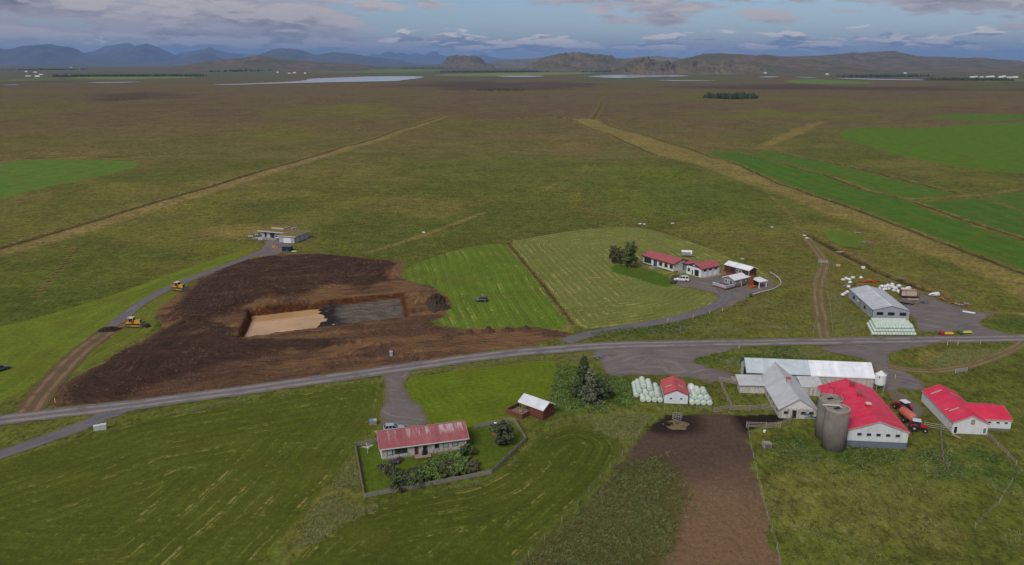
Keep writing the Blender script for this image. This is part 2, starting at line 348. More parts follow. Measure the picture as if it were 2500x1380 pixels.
PEAT2 = chaikin(GP([(135, 985), (140, 950), (300, 865), (400, 800), (470, 775), (560, 790), (580, 826), (700, 826), (865, 828), (872, 846), (700, 856), (560, 880), (450, 910), (300, 965), (180, 988)]), 1)
PIT = GP([(607, 752), (985, 714), (998, 772), (580, 823)])
PADDOCK = chaikin(GP([(1610, 1013), (1680, 1009), (1740, 1011), (1830, 1016), (1935, 1011), (1930, 1030), (1822, 1042), (1832, 1090), (1850, 1180), (1872, 1270), (1892, 1340), (1910, 1480), (1150, 1500), (1330, 1330), (1450, 1205), (1540, 1100)]), 1)
TUSSOCK = chaikin(GP([(1500, 1140), (1590, 1105), (1640, 1140), (1690, 1180), (1700, 1230), (1665, 1260), (1645, 1330), (1630, 1500), (960, 1520), (1220, 1330), (1330, 1225), (1440, 1130)]), 1)
LUSH = [chaikin(GP(p), 1) for p in ([(1355, 905), (1395, 888), (1440, 905), (1490, 915), (1545, 935), (1555, 985), (1500, 1010), (1420, 1008), (1350, 1000), (1340, 960)], [(1840, 1060), (1990, 1045), (2070, 1090), (2220, 1100), (2190, 1140), (2050, 1150), (1900, 1120)], [(1430, 812), (1560, 800), (1680, 780), (1760, 760), (1700, 800), (1560, 822), (1460, 828)], [(1690, 868), (1800, 852), (1990, 850), (2040, 870), (1980, 880), (1812, 885), (1800, 905), (1720, 890)], [(2390, 780), (2480, 775), (2560, 790), (2480, 810), (2400, 800)], [(2200, 1110), (2330, 1080), (2480, 1130), (2520, 1200), (2350, 1180), (2230, 1150)])]
TAN = [chaikin(GP(p), 1) for p in ([(1380, 292), (1450, 293), (1560, 330), (1690, 368), (1770, 396), (2010, 480), (2250, 577), (2500, 676), (2600, 720), (2600, 800), (2420, 690), (2250, 610), (2050, 530), (1850, 450), (1700, 408), (1640, 394), (1540, 352)], [(2000, 293), (2020, 297), (1880, 362), (1830, 366), (1930, 320)], [(480, 560), (560, 548), (640, 545), (650, 565), (560, 580), (500, 578)], [(720, 1280), (800, 1190), (862, 1100), (900, 1230), (1000, 1215), (860, 1290), (740, 1380), (640, 1420)], [(1100, 795), (1250, 798), (1395, 790), (1410, 808), (1370, 815), (1200, 803)], [(2230, 880), (2330, 860), (2470, 862), (2300, 900), (2260, 895)], [(1960, 1120), (2100, 1150), (2300, 1250), (2400, 1330), (2200, 1400), (2000, 1330), (1900, 1230), (1850, 1120)])]
DITCH = [(GP(p), w) for p, w in (([(-300, 690), (0, 606), (270, 528), (600, 432), (830, 362), (1085, 287)], 2.6), ([(1385, 292), (1480, 326), (1640, 393)], 2.0), ([(1470, 300), (1700, 368), (2010, 478), (2250, 572), (2500, 667), (2700, 750)], 2.2), ([(1085, 287), (1230, 286), (1380, 290), (1470, 296)], 2.0), ([(1450, 290), (1470, 255)], 3.0), ([(1800, 373), (2000, 421), (2195, 478)], 2.0), ([(2230, 490), (2350, 535), (2500, 583), (2700, 660)], 2.2), ([(1972, 572), (2051, 616), (2149, 665), (2230, 698), (2288, 716)], 2.4), ([(0, 398), (60, 388), (400, 384)], 2.0), ([(0, 592), (190, 606), (90, 722)], .7), ([(1240, 592), (1330, 700), (1402, 792)], .9), ([(1900, 372), (2060, 402), (2350, 472)], 2.2), ([(500, 575), (640, 590), (655, 598)], .8), ([(1260, 585), (1400, 560), (1560, 548), (1700, 588)], .8), ([(2275, 316), (2500, 345)], 2), ([(900, 478), (1100, 490)], 1.2), ([(1490, 545), (1750, 300)], .1))]
FEEDER = G(1648, 1036)
def dirt_relief(X, Y):
    s = np.full(X.shape, -50.); p1 = s.copy(); p2 = s.copy(); m = (X > -150) & (X < 40) & (Y > 150) & (Y < 330)
    s[m] = sdf(SOIL, X[m], Y[m]); p1[m] = sdf(PEAT1, X[m], Y[m]); p2[m] = sdf(PEAT2, X[m], Y[m])
    return s, p1, p2
def H_of(X, Y):
    """land height: open moor rolls gently, spoil is heaped, the dug pit drops away, ditches are cut"""
    X = np.asarray(X, float); Y = np.asarray(Y, float)
    far = sstep(Y, 330, 520) * (1 - sstep(Y, 1900, 2500)); z = far * ((5.5 + 9 * sstep(X, -40, 40) * (1 - sstep(X, 150, 260)) * (1 - sstep(Y, 560, 760))) * (fbm(X, Y, 120, 3, 3) - .5) + 9 * sstep(Y, 700, 1300) * (fbm(X, Y, 420, 2, 8) - .5))
    z = z + 26 * sstep(X / np.maximum(Y, 1), .45, .62) * sstep(Y, 900, 1500) * (1 - sstep(Y, 1500, 2300)) * fbm(X, Y, 500, 2, 5)
    s, p1, p2 = dirt_relief(X, Y)
    u = X * math.cos(R(20)) + Y * math.sin(R(20)); v = -X * math.sin(R(20)) + Y * math.cos(R(20))
    rough = fbm(u / 3.2, v, 2.4, 3, 21) - .5
    z = z + sstep(s, 0, 2.5) * (.16 * (fbm(X, Y, 1.6, 2, 31) - .5) + .28 * rough)
    w = X * math.cos(R(-50)) + Y * math.sin(R(-50))
    z = z + sstep(p1, 0, 5) * (1.0 + 1.1 * (fbm(X, Y, 11, 3, 41) - .35) + .5 * (fbm(w * 1.0, (Y + X) / 5, 2.2, 2, 44) - .5))
    z = z + sstep(p2, 0, 3) * (.45 + .7 * (fbm(X, Y, 8, 3, 51) - .4) + .25 * rough)
    m = (X > -110) & (X < 0) & (Y > 190) & (Y < 275)
    if m.any():
        d = sdf(PIT, X[m], Y[m]) + 2.6 * (fbm(X[m], Y[m], 6, 4, 61) - .5); a, b, c, e = [np.array(p) for p in PIT]
        ax = (b - a) / np.hypot(*(b - a)); t = (X[m] - a[0]) * ax[0] + (Y[m] - a[1]) * ax[1]; Lp = np.hypot(*(b - a))
        floor = -3.3 + 1.15 * sstep(t / Lp, .22, .56) + .35 * sstep(t / Lp, .6, .95) + (.25 + .95 * sstep(t / Lp, .26, .42)) * (fbm(X[m], Y[m], 3.4, 4, 71) - .5) + .5 * sstep(t / Lp, .3, .4) * (fbm(X[m], Y[m], 9, 2, 73) - .5)
        k = sstep(d, -.2, 1.3); zz = z[m]; z[m] = zz * (1 - k) + floor * k
    return z
def terrain():
    ny, nx = XX.shape; Z = H_of(XX, YY)
    fcol = np.zeros((ny, nx, 3)); fs = np.full((ny, nx), -40.); stripe = np.zeros((ny, nx)); hay = np.zeros((ny, nx)); amp = np.zeros((ny, nx))
    fcol[:] = S(90, 95, 40)
    def block(poly, pad):
        p = np.array(poly); i0, i1 = np.searchsorted(GX, [p[:, 0].min() - pad, p[:, 0].max() + pad]); j0, j1 = np.searchsorted(GY, [p[:, 1].min() - pad, p[:, 1].max() + pad])
        return slice(max(j0 - 1, 0), j1 + 1), slice(max(i0 - 1, 0), i1 + 1)
    fence = DITCH[10][0]
    for poly, col, mode, hy, am, per in FIELDS:
        far = max(p[1] for p in poly); b = block(poly, 25 + far * .03); x, y = XX[b], YY[b]
        d = sdf(poly, x, y); st = d if mode != 'fence' else ldist(fence, x, y)
        up = (d > fs[b]) if mode != 'over' else (d > 0)
        for arr, val in ((stripe, st / per), (hay, hy), (amp, am)): arr[b] = np.where(up, val, arr[b])
        fcol[b] = np.where(up[..., None], col, fcol[b]); fs[b] = np.where(up, d if mode != 'over' else np.maximum(d, fs[b]), fs[b])
    # open moor: olive grass near, heather-brown further out, greener on the right
    n1 = fbm(XX, YY, 60, 4, 101); n2 = fbm(XX, YY, 14, 3, 111); n3 = fbm(XX + 40, YY, 240, 3, 121); n4 = fbm(XX, YY, 900, 3, 131)
    g1, g2, br, hea = S(83, 90, 35), S(103, 101, 45), S(104, 92, 55), S(95, 80, 60)
    mc = g1 + (g2 - g1) * sstep(n1, .35, .65)[..., None]
    near = 1 - sstep(YY + 60 * (n1 - .5), 190, 330); mc = mc + (S(78, 93, 31) - mc) * (near * .6)[..., None]
    heath = sstep(YY - .30 * XX + 260 * (n3 - .5), 420, 950)
    mc = mc + (br - mc) * (np.clip(heath * .72 + (.45 - .33 * near) * sstep(n1 * .5 + n2 * .5, .50, .66), 0, 1))[..., None]
    mc = mc + (hea - mc) * (sstep(YY + 500 * (n3 - .5), 620, 1200) * (.55 + .45 * sstep(n1, .35, .6)))[..., None]
    mc = mc + (S(96, 92, 42) - mc) * (sstep(n3, .52, .70) * sstep(YY, 300, 600) * .75)[..., None]
    mc = mc + (S(74, 60, 54) - mc) * (sstep(n4, .55, .68) * sstep(YY, 1200, 1900))[..., None]
    mc = mc + (S(92, 86, 64) - mc) * (sstep(YY, 2600, 4200) * .8)[..., None]
    mc = mc + (S(80, 90, 58) - mc) * (sstep(YY, 2600, 4200) * sstep(fbm(XX, YY * .35, 700, 3, 141), .50, .58) * .8)[..., None]
    rough = .5 + .5 * sstep(n1, .4, .6)
    for px, col, soft in (([(1310, 330), (1400, 325), (1470, 345), (1490, 370), (1400, 375), (1340, 355)], (112, 96, 62), 60), ([(1700, 290), (1860, 268), (1990, 280), (1880, 292)], (96, 102, 38), 90), ([(800, 262), (930, 256), (1000, 288), (880, 292)], (102, 100, 40), 90), ([(560, 330), (700, 310), (760, 330), (640, 345)], (98, 98, 42), 50), ([(1000, 400), (1300, 380), (1480, 420), (1300, 480), (1050, 470)], (84, 94, 36), 60), ([(1500, 420), (1700, 410), (1900, 470), (1900, 540), (1600, 540), (1450, 480)], (82, 96, 34), 50), ([(420, 620), (560, 590), (640, 605), (520, 650)], (98, 104, 38), 20), ([(0, 245), (160, 240), (240, 265), (60, 275)], (92, 88, 40), 80), ([(200, 232), (330, 224), (440, 226), (420, 240), (260, 248)], (70, 56, 52), 90), ([(1010, 218), (1150, 208), (1330, 200), (1480, 205), (1400, 218), (1150, 222)], (74, 58, 54), 120), ([(2300, 208), (2420, 202), (2560, 206), (2500, 222), (2330, 222)], (86, 88, 48), 90)):
        p = GP(px); b = block(p, 220); d = sdf(p, XX[b], YY[b]); q = sstep(d + soft * 1.6 * (n1[b] - .5) + soft * .9 * (n2[b] - .5), -soft * .35, soft * .45) * .8; mc[b] = mc[b] + (S(*col) - mc[b]) * q[..., None]
    for p in TAN:
        b = block(p, 60); d = sdf(p, XX[b], YY[b]); q = sstep(d + (8 if p is not TAN[6] else 26) * (n2[b] - .5), -2.5, 3.0) * (.30 if (p is TAN[6] or p is TAN[3]) else .85); mc[b] = mc[b] + (S(124, 112, 62) - mc[b]) * q[..., None]
    for px, w, q0 in (([(905, 615), (980, 592), (1060, 565), (1180, 520)], 1.6, .55), ([(1330, 470), (1420, 430), (1445, 392)], 1.4, .4), ([(1090, 286), (600, 440), (270, 540), (0, 618)], 7.0, .85), ([(1860, 455), (1930, 520), (1968, 575)], 1.5, .35), ([(2195, 482), (2380, 476), (2500, 462)], 2.2, .5), ([(2420, 765), (2560, 768)], 2.0, .6), ([(870, 1085), (950, 915)], .1, .1)):
        p = GP(px); b = block(p, 40); d = ldist(p, XX[b], YY[b]); q = (1 - sstep(d + 3 * (n2[b] - .5), w * .4, w * 1.5)) * q0; mc[b] = mc[b] + (S(130, 114, 70) - mc[b]) * q[..., None]
    for p in LUSH:
        b = block(p, 30); d = sdf(p, XX[b], YY[b]); q = sstep(d + 13 * (n2[b] - .5) + 6 * (fbm(XX[b], YY[b], 5, 2, 113) - .5), -2, 4) * .75; mc[b] = mc[b] + (S(60, 84, 28) - mc[b]) * q[..., None]
    for p, w in DITCH:
        if w < .3: continue
        b = block(p, 40); d = ldist(p, XX[b], YY[b]); y = YY[b]; wv = w * (.75 + .5 * n2[b])
        q = 1 - sstep(d, wv * .8, wv * 2.6); mc[b] = mc[b] + (S(118, 104, 62) - mc[b]) * (q * .8)[..., None]
        q = 1 - sstep(d, wv * .35, wv * .95); mc[b] = mc[b] + (S(62, 60, 30) - mc[b]) * (q * .95)[..., None]
        cut = (1 - sstep(d, 0, w)) * min(w, 1.6) * .55 * (1 - sstep(y, 600, 900)); Z[b] -= cut
        k = 1 - sstep(d, w * .6, w * 1.8); fs[b] = np.minimum(fs[b], np.where(k > .02, d - w * 1.2, 99))
    # bare soils
    s, p1, p2 = dirt_relief(XX, YY); sc = np.zeros((ny, nx, 3)); sc[:] = S(110, 84, 58)
    nn = fbm(XX, YY, 9, 4, 151); u = XX * math.cos(R(17)) + YY * math.sin(R(17)); v = -XX * math.sin(R(17)) + YY * math.cos(R(17)); ns = fbm(u / 7, v, 2.6, 4, 161)
    sc = sc + (S(84, 63, 49) - sc) * sstep(nn * .5 + ns * .5, .42, .60)[..., None]
    low = sstep(190 - YY + (XX + 60) * -.28, -6, 8); sc = sc + (S(80, 60, 47) - sc) * (low * .7)[..., None]
    for p in (p1, p2): sc = sc + (S(62, 46, 38) - sc) * (sstep(p + 9 * (nn - .5) + 5 * (ns - .5), -2, 2.5) * (.96 - .45 * sstep(ns, .60, .72)))[..., None]
    b = block(PIT, 6); d = sdf(PIT, XX[b], YY[b]); a0, b0 = np.array(PIT[0]), np.array(PIT[1]); ax = (b0 - a0) / np.hypot(*(b0 - a0)); t = ((XX[b] - a0[0]) * ax[0] + (YY[b] - a0[1]) * ax[1]) / np.hypot(*(b0 - a0))
    sc[b] = sc[b] + (S(74, 44, 24) - sc[b]) * (sstep(d, -.8, .3) * .9)[..., None]
    sc[b] = sc[b] + (S(94, 87, 79) - sc[b]) * (sstep(-Z[b], 1.15, 1.6) * sstep(d, .9, 1.8) * sstep(t, .26, .34))[..., None]
    sc[b] = sc[b] + (S(40, 38, 40) - sc[b]) * (sstep(d, .8, 1.6) * sstep(t, .24, .32) * (1 - sstep(t + .25 * (nn[b] - .5), .50, .64)))[..., None]
    pd = np.full((ny, nx), -40.); b = block(PADDOCK, 12); x, y = XX[b], YY[b]; pd[b] = sdf(PADDOCK, x, y); mud = np.zeros(x.shape + (3,)); mud[:] = S(114, 92, 70)
    mud = mud + (S(84, 69, 60) - mud) * sstep(y + 14 * (nn[b] - .5), 118, 142)[..., None]
    fr = np.hypot(x - FEEDER[0], y - FEEDER[1]); mud = mud + (S(46, 37, 33) - mud) * (1 - sstep(fr + 5 * (nn[b] - .5), 4.5, 9))[..., None]
    mud = mud + (S(28, 23, 22) - mud) * (sstep(x, 47, 50) * sstep(y, 148, 151) * .9)[..., None]
    tz = sdf(TUSSOCK, x, y); mud = mud + (S(66, 74, 28) - mud) * (sstep(tz + 7 * (nn[b] - .5) + 5 * (n2[b] - .5), -1, 3) * (.60 + .25 * nn[b]))[..., None]
    inside = pd[b] > -3; sc[b] = np.where(inside[..., None], mud, sc[b])
    soil = np.maximum(np.clip(s, -40, 40), np.clip(pd, -40, 40)); inside_p = pd > -3
    V = np.stack([XX, YY, Z], -1).reshape(-1, 3); i = np.arange(ny * nx).reshape(ny, nx)
    Fq = np.stack([i[:-1, :-1], i[:-1, 1:], i[1:, 1:], i[1:, :-1]], -1).reshape(-1, 4)
    me = np_mesh('ground', V, Fq, None, True)
    for nm, a in (('a_field', fs), ('a_stripe', stripe), ('a_hay', hay), ('a_amp', amp), ('a_soil', soil), ('a_track', np.where(inside_p, .25, 1.0))):
        at = me.attributes.new(nm, 'FLOAT', 'POINT'); at.data.foreach_set('value', a.astype(np.float32).ravel())
    for nm, a in (('c_field', fcol), ('c_moor', mc), ('c_soil', sc)):
        at = me.attributes.new(nm, 'FLOAT_COLOR', 'POINT'); at.data.foreach_set('color', np.concatenate([a, np.ones((ny, nx, 1))], -1).astype(np.float32).ravel())
    o = bpy.data.objects.new('ground', me); C.objects.link(o); prop(o, kind='structure'); return o
def ground_mat():
    t = NT('ground', .95, .08); p = t.pos()
    n_s = t.noise(p, .9, 5, .62); n_f = t.noise(p, 1.9, 5, .72); n_m = t.noise(p, .12, 4, .55); n_l = t.noise(t.mapping(p, (1.25, .55, 1), R(-22)), .75, 6, .70)
    # moor: tufts, pale dead grass and dark hollows
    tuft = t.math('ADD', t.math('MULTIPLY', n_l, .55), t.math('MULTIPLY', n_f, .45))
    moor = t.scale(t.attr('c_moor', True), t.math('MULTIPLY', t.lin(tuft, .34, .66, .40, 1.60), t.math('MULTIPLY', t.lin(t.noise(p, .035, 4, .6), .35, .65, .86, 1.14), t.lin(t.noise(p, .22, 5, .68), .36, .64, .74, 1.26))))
    moor = t.mix(t.math('MULTIPLY', t.ss(t.noise(p, .10, 6, .68), .52, .66), .20), moor, tuple(S(130, 114, 64)))
    moor = t.mix(t.math('MULTIPLY', t.ss(t.math('ADD', t.math('MULTIPLY', n_f, .6), t.math('MULTIPLY', n_m, .4)), .52, .64), .32), moor, tuple(S(146, 134, 78)))
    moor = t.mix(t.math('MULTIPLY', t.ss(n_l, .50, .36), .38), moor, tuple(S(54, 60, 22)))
    # mown fields: swaths, left-over hay, patchy regrowth
    st = t.math('ADD', t.attr('a_stripe'), t.math('ADD', t.math('MULTIPLY', t.math('SUBTRACT', n_m, .5), .35), t.math('MULTIPLY', t.math('SUBTRACT', t.noise(p, .022, 3), .5), 1.3))); sn = t.math('SINE', t.math('MULTIPLY', st, 6.2832)); sn2 = t.math('SINE', t.math('MULTIPLY', st, 6.2832 * 2.7))
    sh = t.math('MULTIPLY', t.math('ADD', t.math('MULTIPLY', sn, .7), t.math('MULTIPLY', sn2, .5)), t.math('MULTIPLY', t.attr('a_amp'), t.lin(t.noise(p, .04, 3), .35, .65, .15, 1.25)))
    fl = t.math('ADD', t.lin(t.math('ADD', t.math('MULTIPLY', n_s, .6), t.math('MULTIPLY', n_f, .4)), .34, .66, .70, 1.30), sh)
    fld = t.scale(t.attr('c_field', True), t.math('MULTIPLY', fl, t.lin(n_m, .3, .7, .86, 1.14)))
    fld = t.mix(t.math('MULTIPLY', t.ss(t.noise(p, .05, 4, .6), .50, .68), .40), fld, tuple(S(96, 92, 34)))
    hayl = t.math('ADD', t.ss(t.math('SINE', t.math('MULTIPLY', st, 6.2832 * .5)), .94, 1.0), t.math('MULTIPLY', t.ss(sn, .95, 1.0), .7))
    hb = t.math('ADD', t.math('MULTIPLY', t.noise(p, .16, 3), .5), t.math('MULTIPLY', n_s, .5))
    hm = t.math('MULTIPLY', t.math('MULTIPLY', hayl, t.ss(t.math('ADD', hb, t.math('MULTIPLY', t.math('SUBTRACT', t.noise(p, .03, 2), .5), .35)), .50, .62)), t.attr('a_hay'))
    hm = t.math('ADD', hm, t.math('MULTIPLY', t.ss(t.noise(p, .45, 5, .7), .60, .72), t.math('MULTIPLY', t.attr('a_hay'), .55)))
    fld = t.mix(t.math('MINIMUM', hm, .85), fld, tuple(S(168, 152, 96)))
    ed = t.math('ADD', t.math('MULTIPLY', t.math('SUBTRACT', n_s, .5), 1.6), t.math('MULTIPLY', t.math('SUBTRACT', n_f, .5), .8))
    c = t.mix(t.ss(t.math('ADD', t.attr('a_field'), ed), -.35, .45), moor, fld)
    # soil: clods and machine tracks
    wv = t.nd('ShaderNodeTexNoise'); t.put(wv, 'Vector', p); wv.inputs['Scale'].default_value = .045; wv.inputs['Detail'].default_value = 2
    wp = t.nd('ShaderNodeVectorMath', operation='MULTIPLY_ADD'); t.put(wp, 0, wv.outputs['Color']); wp.inputs[1].default_value = (22, 22, 0); t.put(wp, 2, p); pw = wp.outputs[0]
    tr = t.noise(t.mapping(pw, (.13, 1.0, 1), R(-30)), 1.1, 5, .62); tr2 = t.noise(t.mapping(pw, (1.0, .16, 1), R(-20)), .9, 5, .62); pick = t.ss(t.noise(p, .028, 2), .42, .58)
    tk = t.math('ADD', t.math('MULTIPLY', tr, t.math('SUBTRACT', 1.0, pick)), t.math('MULTIPLY', tr2, pick)); ta = t.attr('a_track')
    tk = t.math('ADD', .5, t.math('MULTIPLY', t.math('SUBTRACT', tk, .5), ta))
    clod = t.math('ADD', t.math('MULTIPLY', n_f, .6), t.math('MULTIPLY', n_s, .4))
    sl = t.scale(t.attr('c_soil', True), t.math('MULTIPLY', t.lin(tk, .34, .66, .60, 1.40), t.lin(clod, .34, .66, .66, 1.34)))
    sl = t.mix(t.math('MULTIPLY', t.ss(t.math('ADD', t.math('MULTIPLY', tk, .6), t.math('MULTIPLY', n_s, .4)), .55, .66), t.math('MULTIPLY', ta, .38)), sl, tuple(S(138, 112, 80)))
    c = t.mix(t.ss(t.math('ADD', t.attr('a_soil'), t.math('MULTIPLY', t.math('ADD', ed, t.math('MULTIPLY', t.math('SUBTRACT', n_m, .5), 4.0)), 1.5)), -.4, .5), c, sl)
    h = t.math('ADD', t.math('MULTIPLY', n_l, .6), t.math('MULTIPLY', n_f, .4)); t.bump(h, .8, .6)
    return t.color(c)
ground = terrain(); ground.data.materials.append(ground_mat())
def hz(x, y): return float(H_of(np.array([x]), np.array([y]))[0])
# ------------------------------------------------------------------ roads, yards, tracks, water
def resample(p, step, closed=False):
    q = []; pts = p + [p[0]] if closed else p
    for a, b in zip(pts, pts[1:]):
        n = max(1, int(math.hypot(b[0] - a[0], b[1] - a[1]) / step))
        q += [(a[0] + (b[0] - a[0]) * k / n, a[1] + (b[1] - a[1]) * k / n) for k in range(n)]
    return q if closed else q + [p[-1]]
def sheet(name, px, dz, mat, sm=2, step=2.0, jit=.45, zf=None, kind='structure'):
    poly = resample(chaikin(GP(px), sm), 1.2 if step < 10 else 25, True)
    poly = [(x + jit * (random.random() - .5) * 2, y + jit * (random.random() - .5) * 2) for x, y in poly]
    P = np.array(poly); xs = np.arange(P[:, 0].min(), P[:, 0].max(), step); ys = np.arange(P[:, 1].min(), P[:, 1].max(), step)
    gx, gy = [a.ravel() for a in np.meshgrid(xs, ys)]; k = sdf(poly, gx, gy) > .8
    vs = [Vector(p) for p in poly] + [Vector((a, b)) for a, b in zip(gx[k], gy[k])]
    r = delaunay_2d_cdt(vs, [], [list(range(len(poly)))], 1, 1e-4); v2 = np.array([tuple(v) for v in r[0]])
    z = (H_of(v2[:, 0], v2[:, 1]) if zf is None else np.full(len(v2), zf)) + dz
    d = np.abs(sdf(poly, v2[:, 0], v2[:, 1]))
    me = bpy.data.meshes.new(name); me.from_pydata([(a, b, c) for (a, b), c in zip(v2, z)], [], [tuple(f) for f in r[2]])
    me.materials.append(mat); at = me.attributes.new('a_edge', 'FLOAT', 'POINT'); at.data.foreach_set('value', np.minimum(d, 9).astype(np.float32)); me.shade_smooth()
    o = bpy.data.objects.new(name, me); C.objects.link(o); return prop(o, kind=kind)
def road(name, px, width, dz, mat, sm=3, jit=.28):
    line = resample(chaikin(GP(px), sm, False), 2.2); n = 9; V = []; A = []
    for i, p in enumerate(line):
        a = line[max(i - 1, 0)]; b = line[min(i + 1, len(line) - 1)]; d = Vector((b[0] - a[0], b[1] - a[1])).normalized(); w = width / 2
        for k in range(n):
            s = -1 + 2 * k / (n - 1); j = jit * (random.random() - .5) * 2 if k in (0, n - 1) else 0
            x, y = p[0] - d.y * (w * s + j), p[1] + d.x * (w * s + j); V.append((x, y)); A.append(s)
    V = np.array(V); z = H_of(V[:, 0], V[:, 1]) + dz + .05 * (1 - np.abs(np.array(A)) ** 2)
    i = np.arange(len(V)).reshape(-1, n); Fq = np.stack([i[:-1, 1:], i[:-1, :-1], i[1:, :-1], i[1:, 1:]], -1).reshape(-1, 4)
    me = np_mesh(name, np.column_stack([V, z]), Fq, mat, True); at = me.attributes.new('a_across', 'FLOAT', 'POINT'); at.data.foreach_set('value', np.array(A, np.float32))
    o = bpy.data.objects.new(name, me); C.objects.link(o); return prop(o, kind='structure')
def road_mat(name, col, edge, track, amt):
    t = NT(name, .9, .12); p = t.pos(); a = t.math('ABSOLUTE', t.math('ADD', t.attr('a_across'), t.math('MULTIPLY', t.math('SUBTRACT', t.noise(p, .06, 2), .5), .5)))
    n1 = t.noise(p, .22, 5, .6); n2 = t.noise(p, 2.5, 4, .65)
    c = t.scale(t.mix(0.0, col, col), t.math('MULTIPLY', t.lin(n1, .3, .7, .86, 1.14), t.lin(n2, .3, .7, .88, 1.12)))
    w = t.math('MULTIPLY', t.ss(a, .18, .38), t.ss(a, .72, .52)); c = t.mix(t.math('MULTIPLY', t.math('MULTIPLY', w, t.ss(n1, .30, .55)), amt), c, track)
    c = t.mix(t.math('MULTIPLY', t.ss(t.math('ADD', a, t.math('MULTIPLY', t.math('SUBTRACT', n1, .5), .5)), .80, 1.0), .8), c, edge); t.bump(n2, .3, .06); return t.color(c)
def yard_mat(name, col, edge, pale):
    t = NT(name, .92, .1); p = t.pos(); n1 = t.noise(p, .14, 5, .6); n2 = t.noise(p, 2.5, 4, .65); wv = t.nd('ShaderNodeTexNoise'); t.put(wv, 'Vector', p); wv.inputs['Scale'].default_value = .06; wv.inputs['Detail'].default_value = 1; wp = t.nd('ShaderNodeVectorMath', operation='MULTIPLY_ADD'); t.put(wp, 0, wv.outputs['Color']); wp.inputs[1].default_value = (26, 26, 0); t.put(wp, 2, p); n3 = t.noise(t.mapping(wp.outputs[0], (.16, 1.0, 1), R(30)), .8, 4, .6)
    c = t.scale(t.mix(0.0, col, col), t.math('MULTIPLY', t.lin(n1, .3, .7, .84, 1.16), t.lin(n2, .3, .7, .86, 1.14)))
    c = t.mix(t.math('MULTIPLY', t.ss(n3, .50, .64), .75), c, pale)
    c = t.mix(t.math('MULTIPLY', t.ss(t.math('ADD', t.attr('a_edge'), t.math('MULTIPLY', t.math('SUBTRACT', n1, .5), 3)), 1.2, .2), .75), c, edge); t.bump(n2, .3, .06); return t.color(c)
ASPH = road_mat('road_gravel', tuple(S(106, 102, 104)), tuple(S(104, 94, 72)), tuple(S(136, 131, 128)), .95)
DRIVE = road_mat('drive_gravel', tuple(S(100, 97, 101)), tuple(S(100, 94, 72)), tuple(S(114, 110, 112)), .4)
YARD = yard_mat('yard_gravel', tuple(S(104, 99, 98)), tuple(S(100, 92, 66)), tuple(S(128, 117, 110)))
TRACK = road_mat('track_earth', tuple(S(104, 92, 62)), tuple(S(94, 92, 52)), tuple(S(132, 116, 84)), .7)
MUDTRACK = road_mat('track_mud', tuple(S(96, 80, 60)), tuple(S(90, 84, 50)), tuple(S(130, 110, 82)), .7)
road('main_road', [(-300, 1075), (-150, 1050), (0, 1027), (130, 1010), (250, 998), (400, 980), (600, 953), (800, 925), (950, 903), (1100, 882), (1250, 862), (1400, 850), (1500, 843), (1700, 839), (1900, 836), (2100, 832), (2300, 829), (2500, 826), (2750, 823)], 5.9, .09, ASPH)
road('side_road', [(330, 992), (270, 1010), (215, 1035), (150, 1060), (0, 1112), (-200, 1180)], 4.6, .075, DRIVE)
road('farmhouse_drive', [(1380, 836), (1420, 820), (1480, 808), (1560, 796), (1650, 779), (1720, 760), (1758, 742), (1775, 722), (1765, 705)], 4.6, .075, DRIVE)
road('turf_house_drive', [(262, 805), (290, 785), (350, 735), (430, 695), (520, 660), (600, 631), (650, 611), (680, 596)], 4.2, .075, DRIVE)
road('dozer_track', [(60, 1018), (85, 985), (115, 945), (170, 882), (230, 832), (280, 798), (315, 786)], 6.2, .06, MUDTRACK)
road('field_track', [(2012, 832), (2008, 790), (1998, 745), (1996, 700), (2010, 655), (2015, 640), (1990, 605), (1968, 580)], 4.4, .055, TRACK)
road('shed_track', [(2170, 895), (2230, 905), (2300, 908), (2400, 885), (2480, 850), (2500, 835)], 3.4, .05, TRACK)
sheet('driveway_yard', [(925, 908), (1010, 895), (986, 938), (1004, 973), (1042, 1006), (1042, 1040), (1000, 1052), (925, 1052), (932, 1000), (946, 955)], .06, YARD)
sheet('farmhouse_yard', [(1636, 690), (1652, 683), (1700, 677), (1720, 681), (1760, 668), (1790, 690), (1840, 695), (1870, 676), (1895, 692), (1886, 706), (1850, 718), (1810, 735), (1785, 752), (1735, 772), (1768, 745), (1772, 728), (1740, 715), (1700, 706), (1660, 701)], .055, YARD, 1)
sheet('turf_house_yard', [(652, 583), (690, 586), (760, 578), (765, 585), (720, 594), (698, 602), (690, 618), (665, 628), (622, 628), (640, 605)], .055, YARD, 1)
sheet('shed_yard', [(2215, 760), (2190, 716), (2262, 718), (2310, 742), (2395, 763), (2440, 766), (2388, 786), (2400, 800), (2470, 816), (2480, 836), (2340, 838), (2360, 806), (2290, 812), (2240, 812), (2236, 785)], .05, YARD, 1)
sheet('farm_yard', [(1440, 858), (1500, 838), (1700, 836), (1840, 843), (1755, 862), (1688, 880), (1702, 890), (1800, 914), (1826, 934), (1812, 942), (1752, 926), (1738, 945), (1705, 925), (1600, 915), (1555, 917), (1500, 921), (1474, 906), (1462, 885)], .05, YARD, 1)
sheet('barn_yard', [(1975, 846), (2170, 836), (2320, 834), (2172, 860), (2168, 880), (2200, 905), (2262, 935), (2252, 957), (2180, 945), (2232, 985), (2262, 1000), (2225, 1035), (2195, 1010), (2172, 960), (2148, 950), (2132, 882), (2050, 866)], .05, YARD, 1)
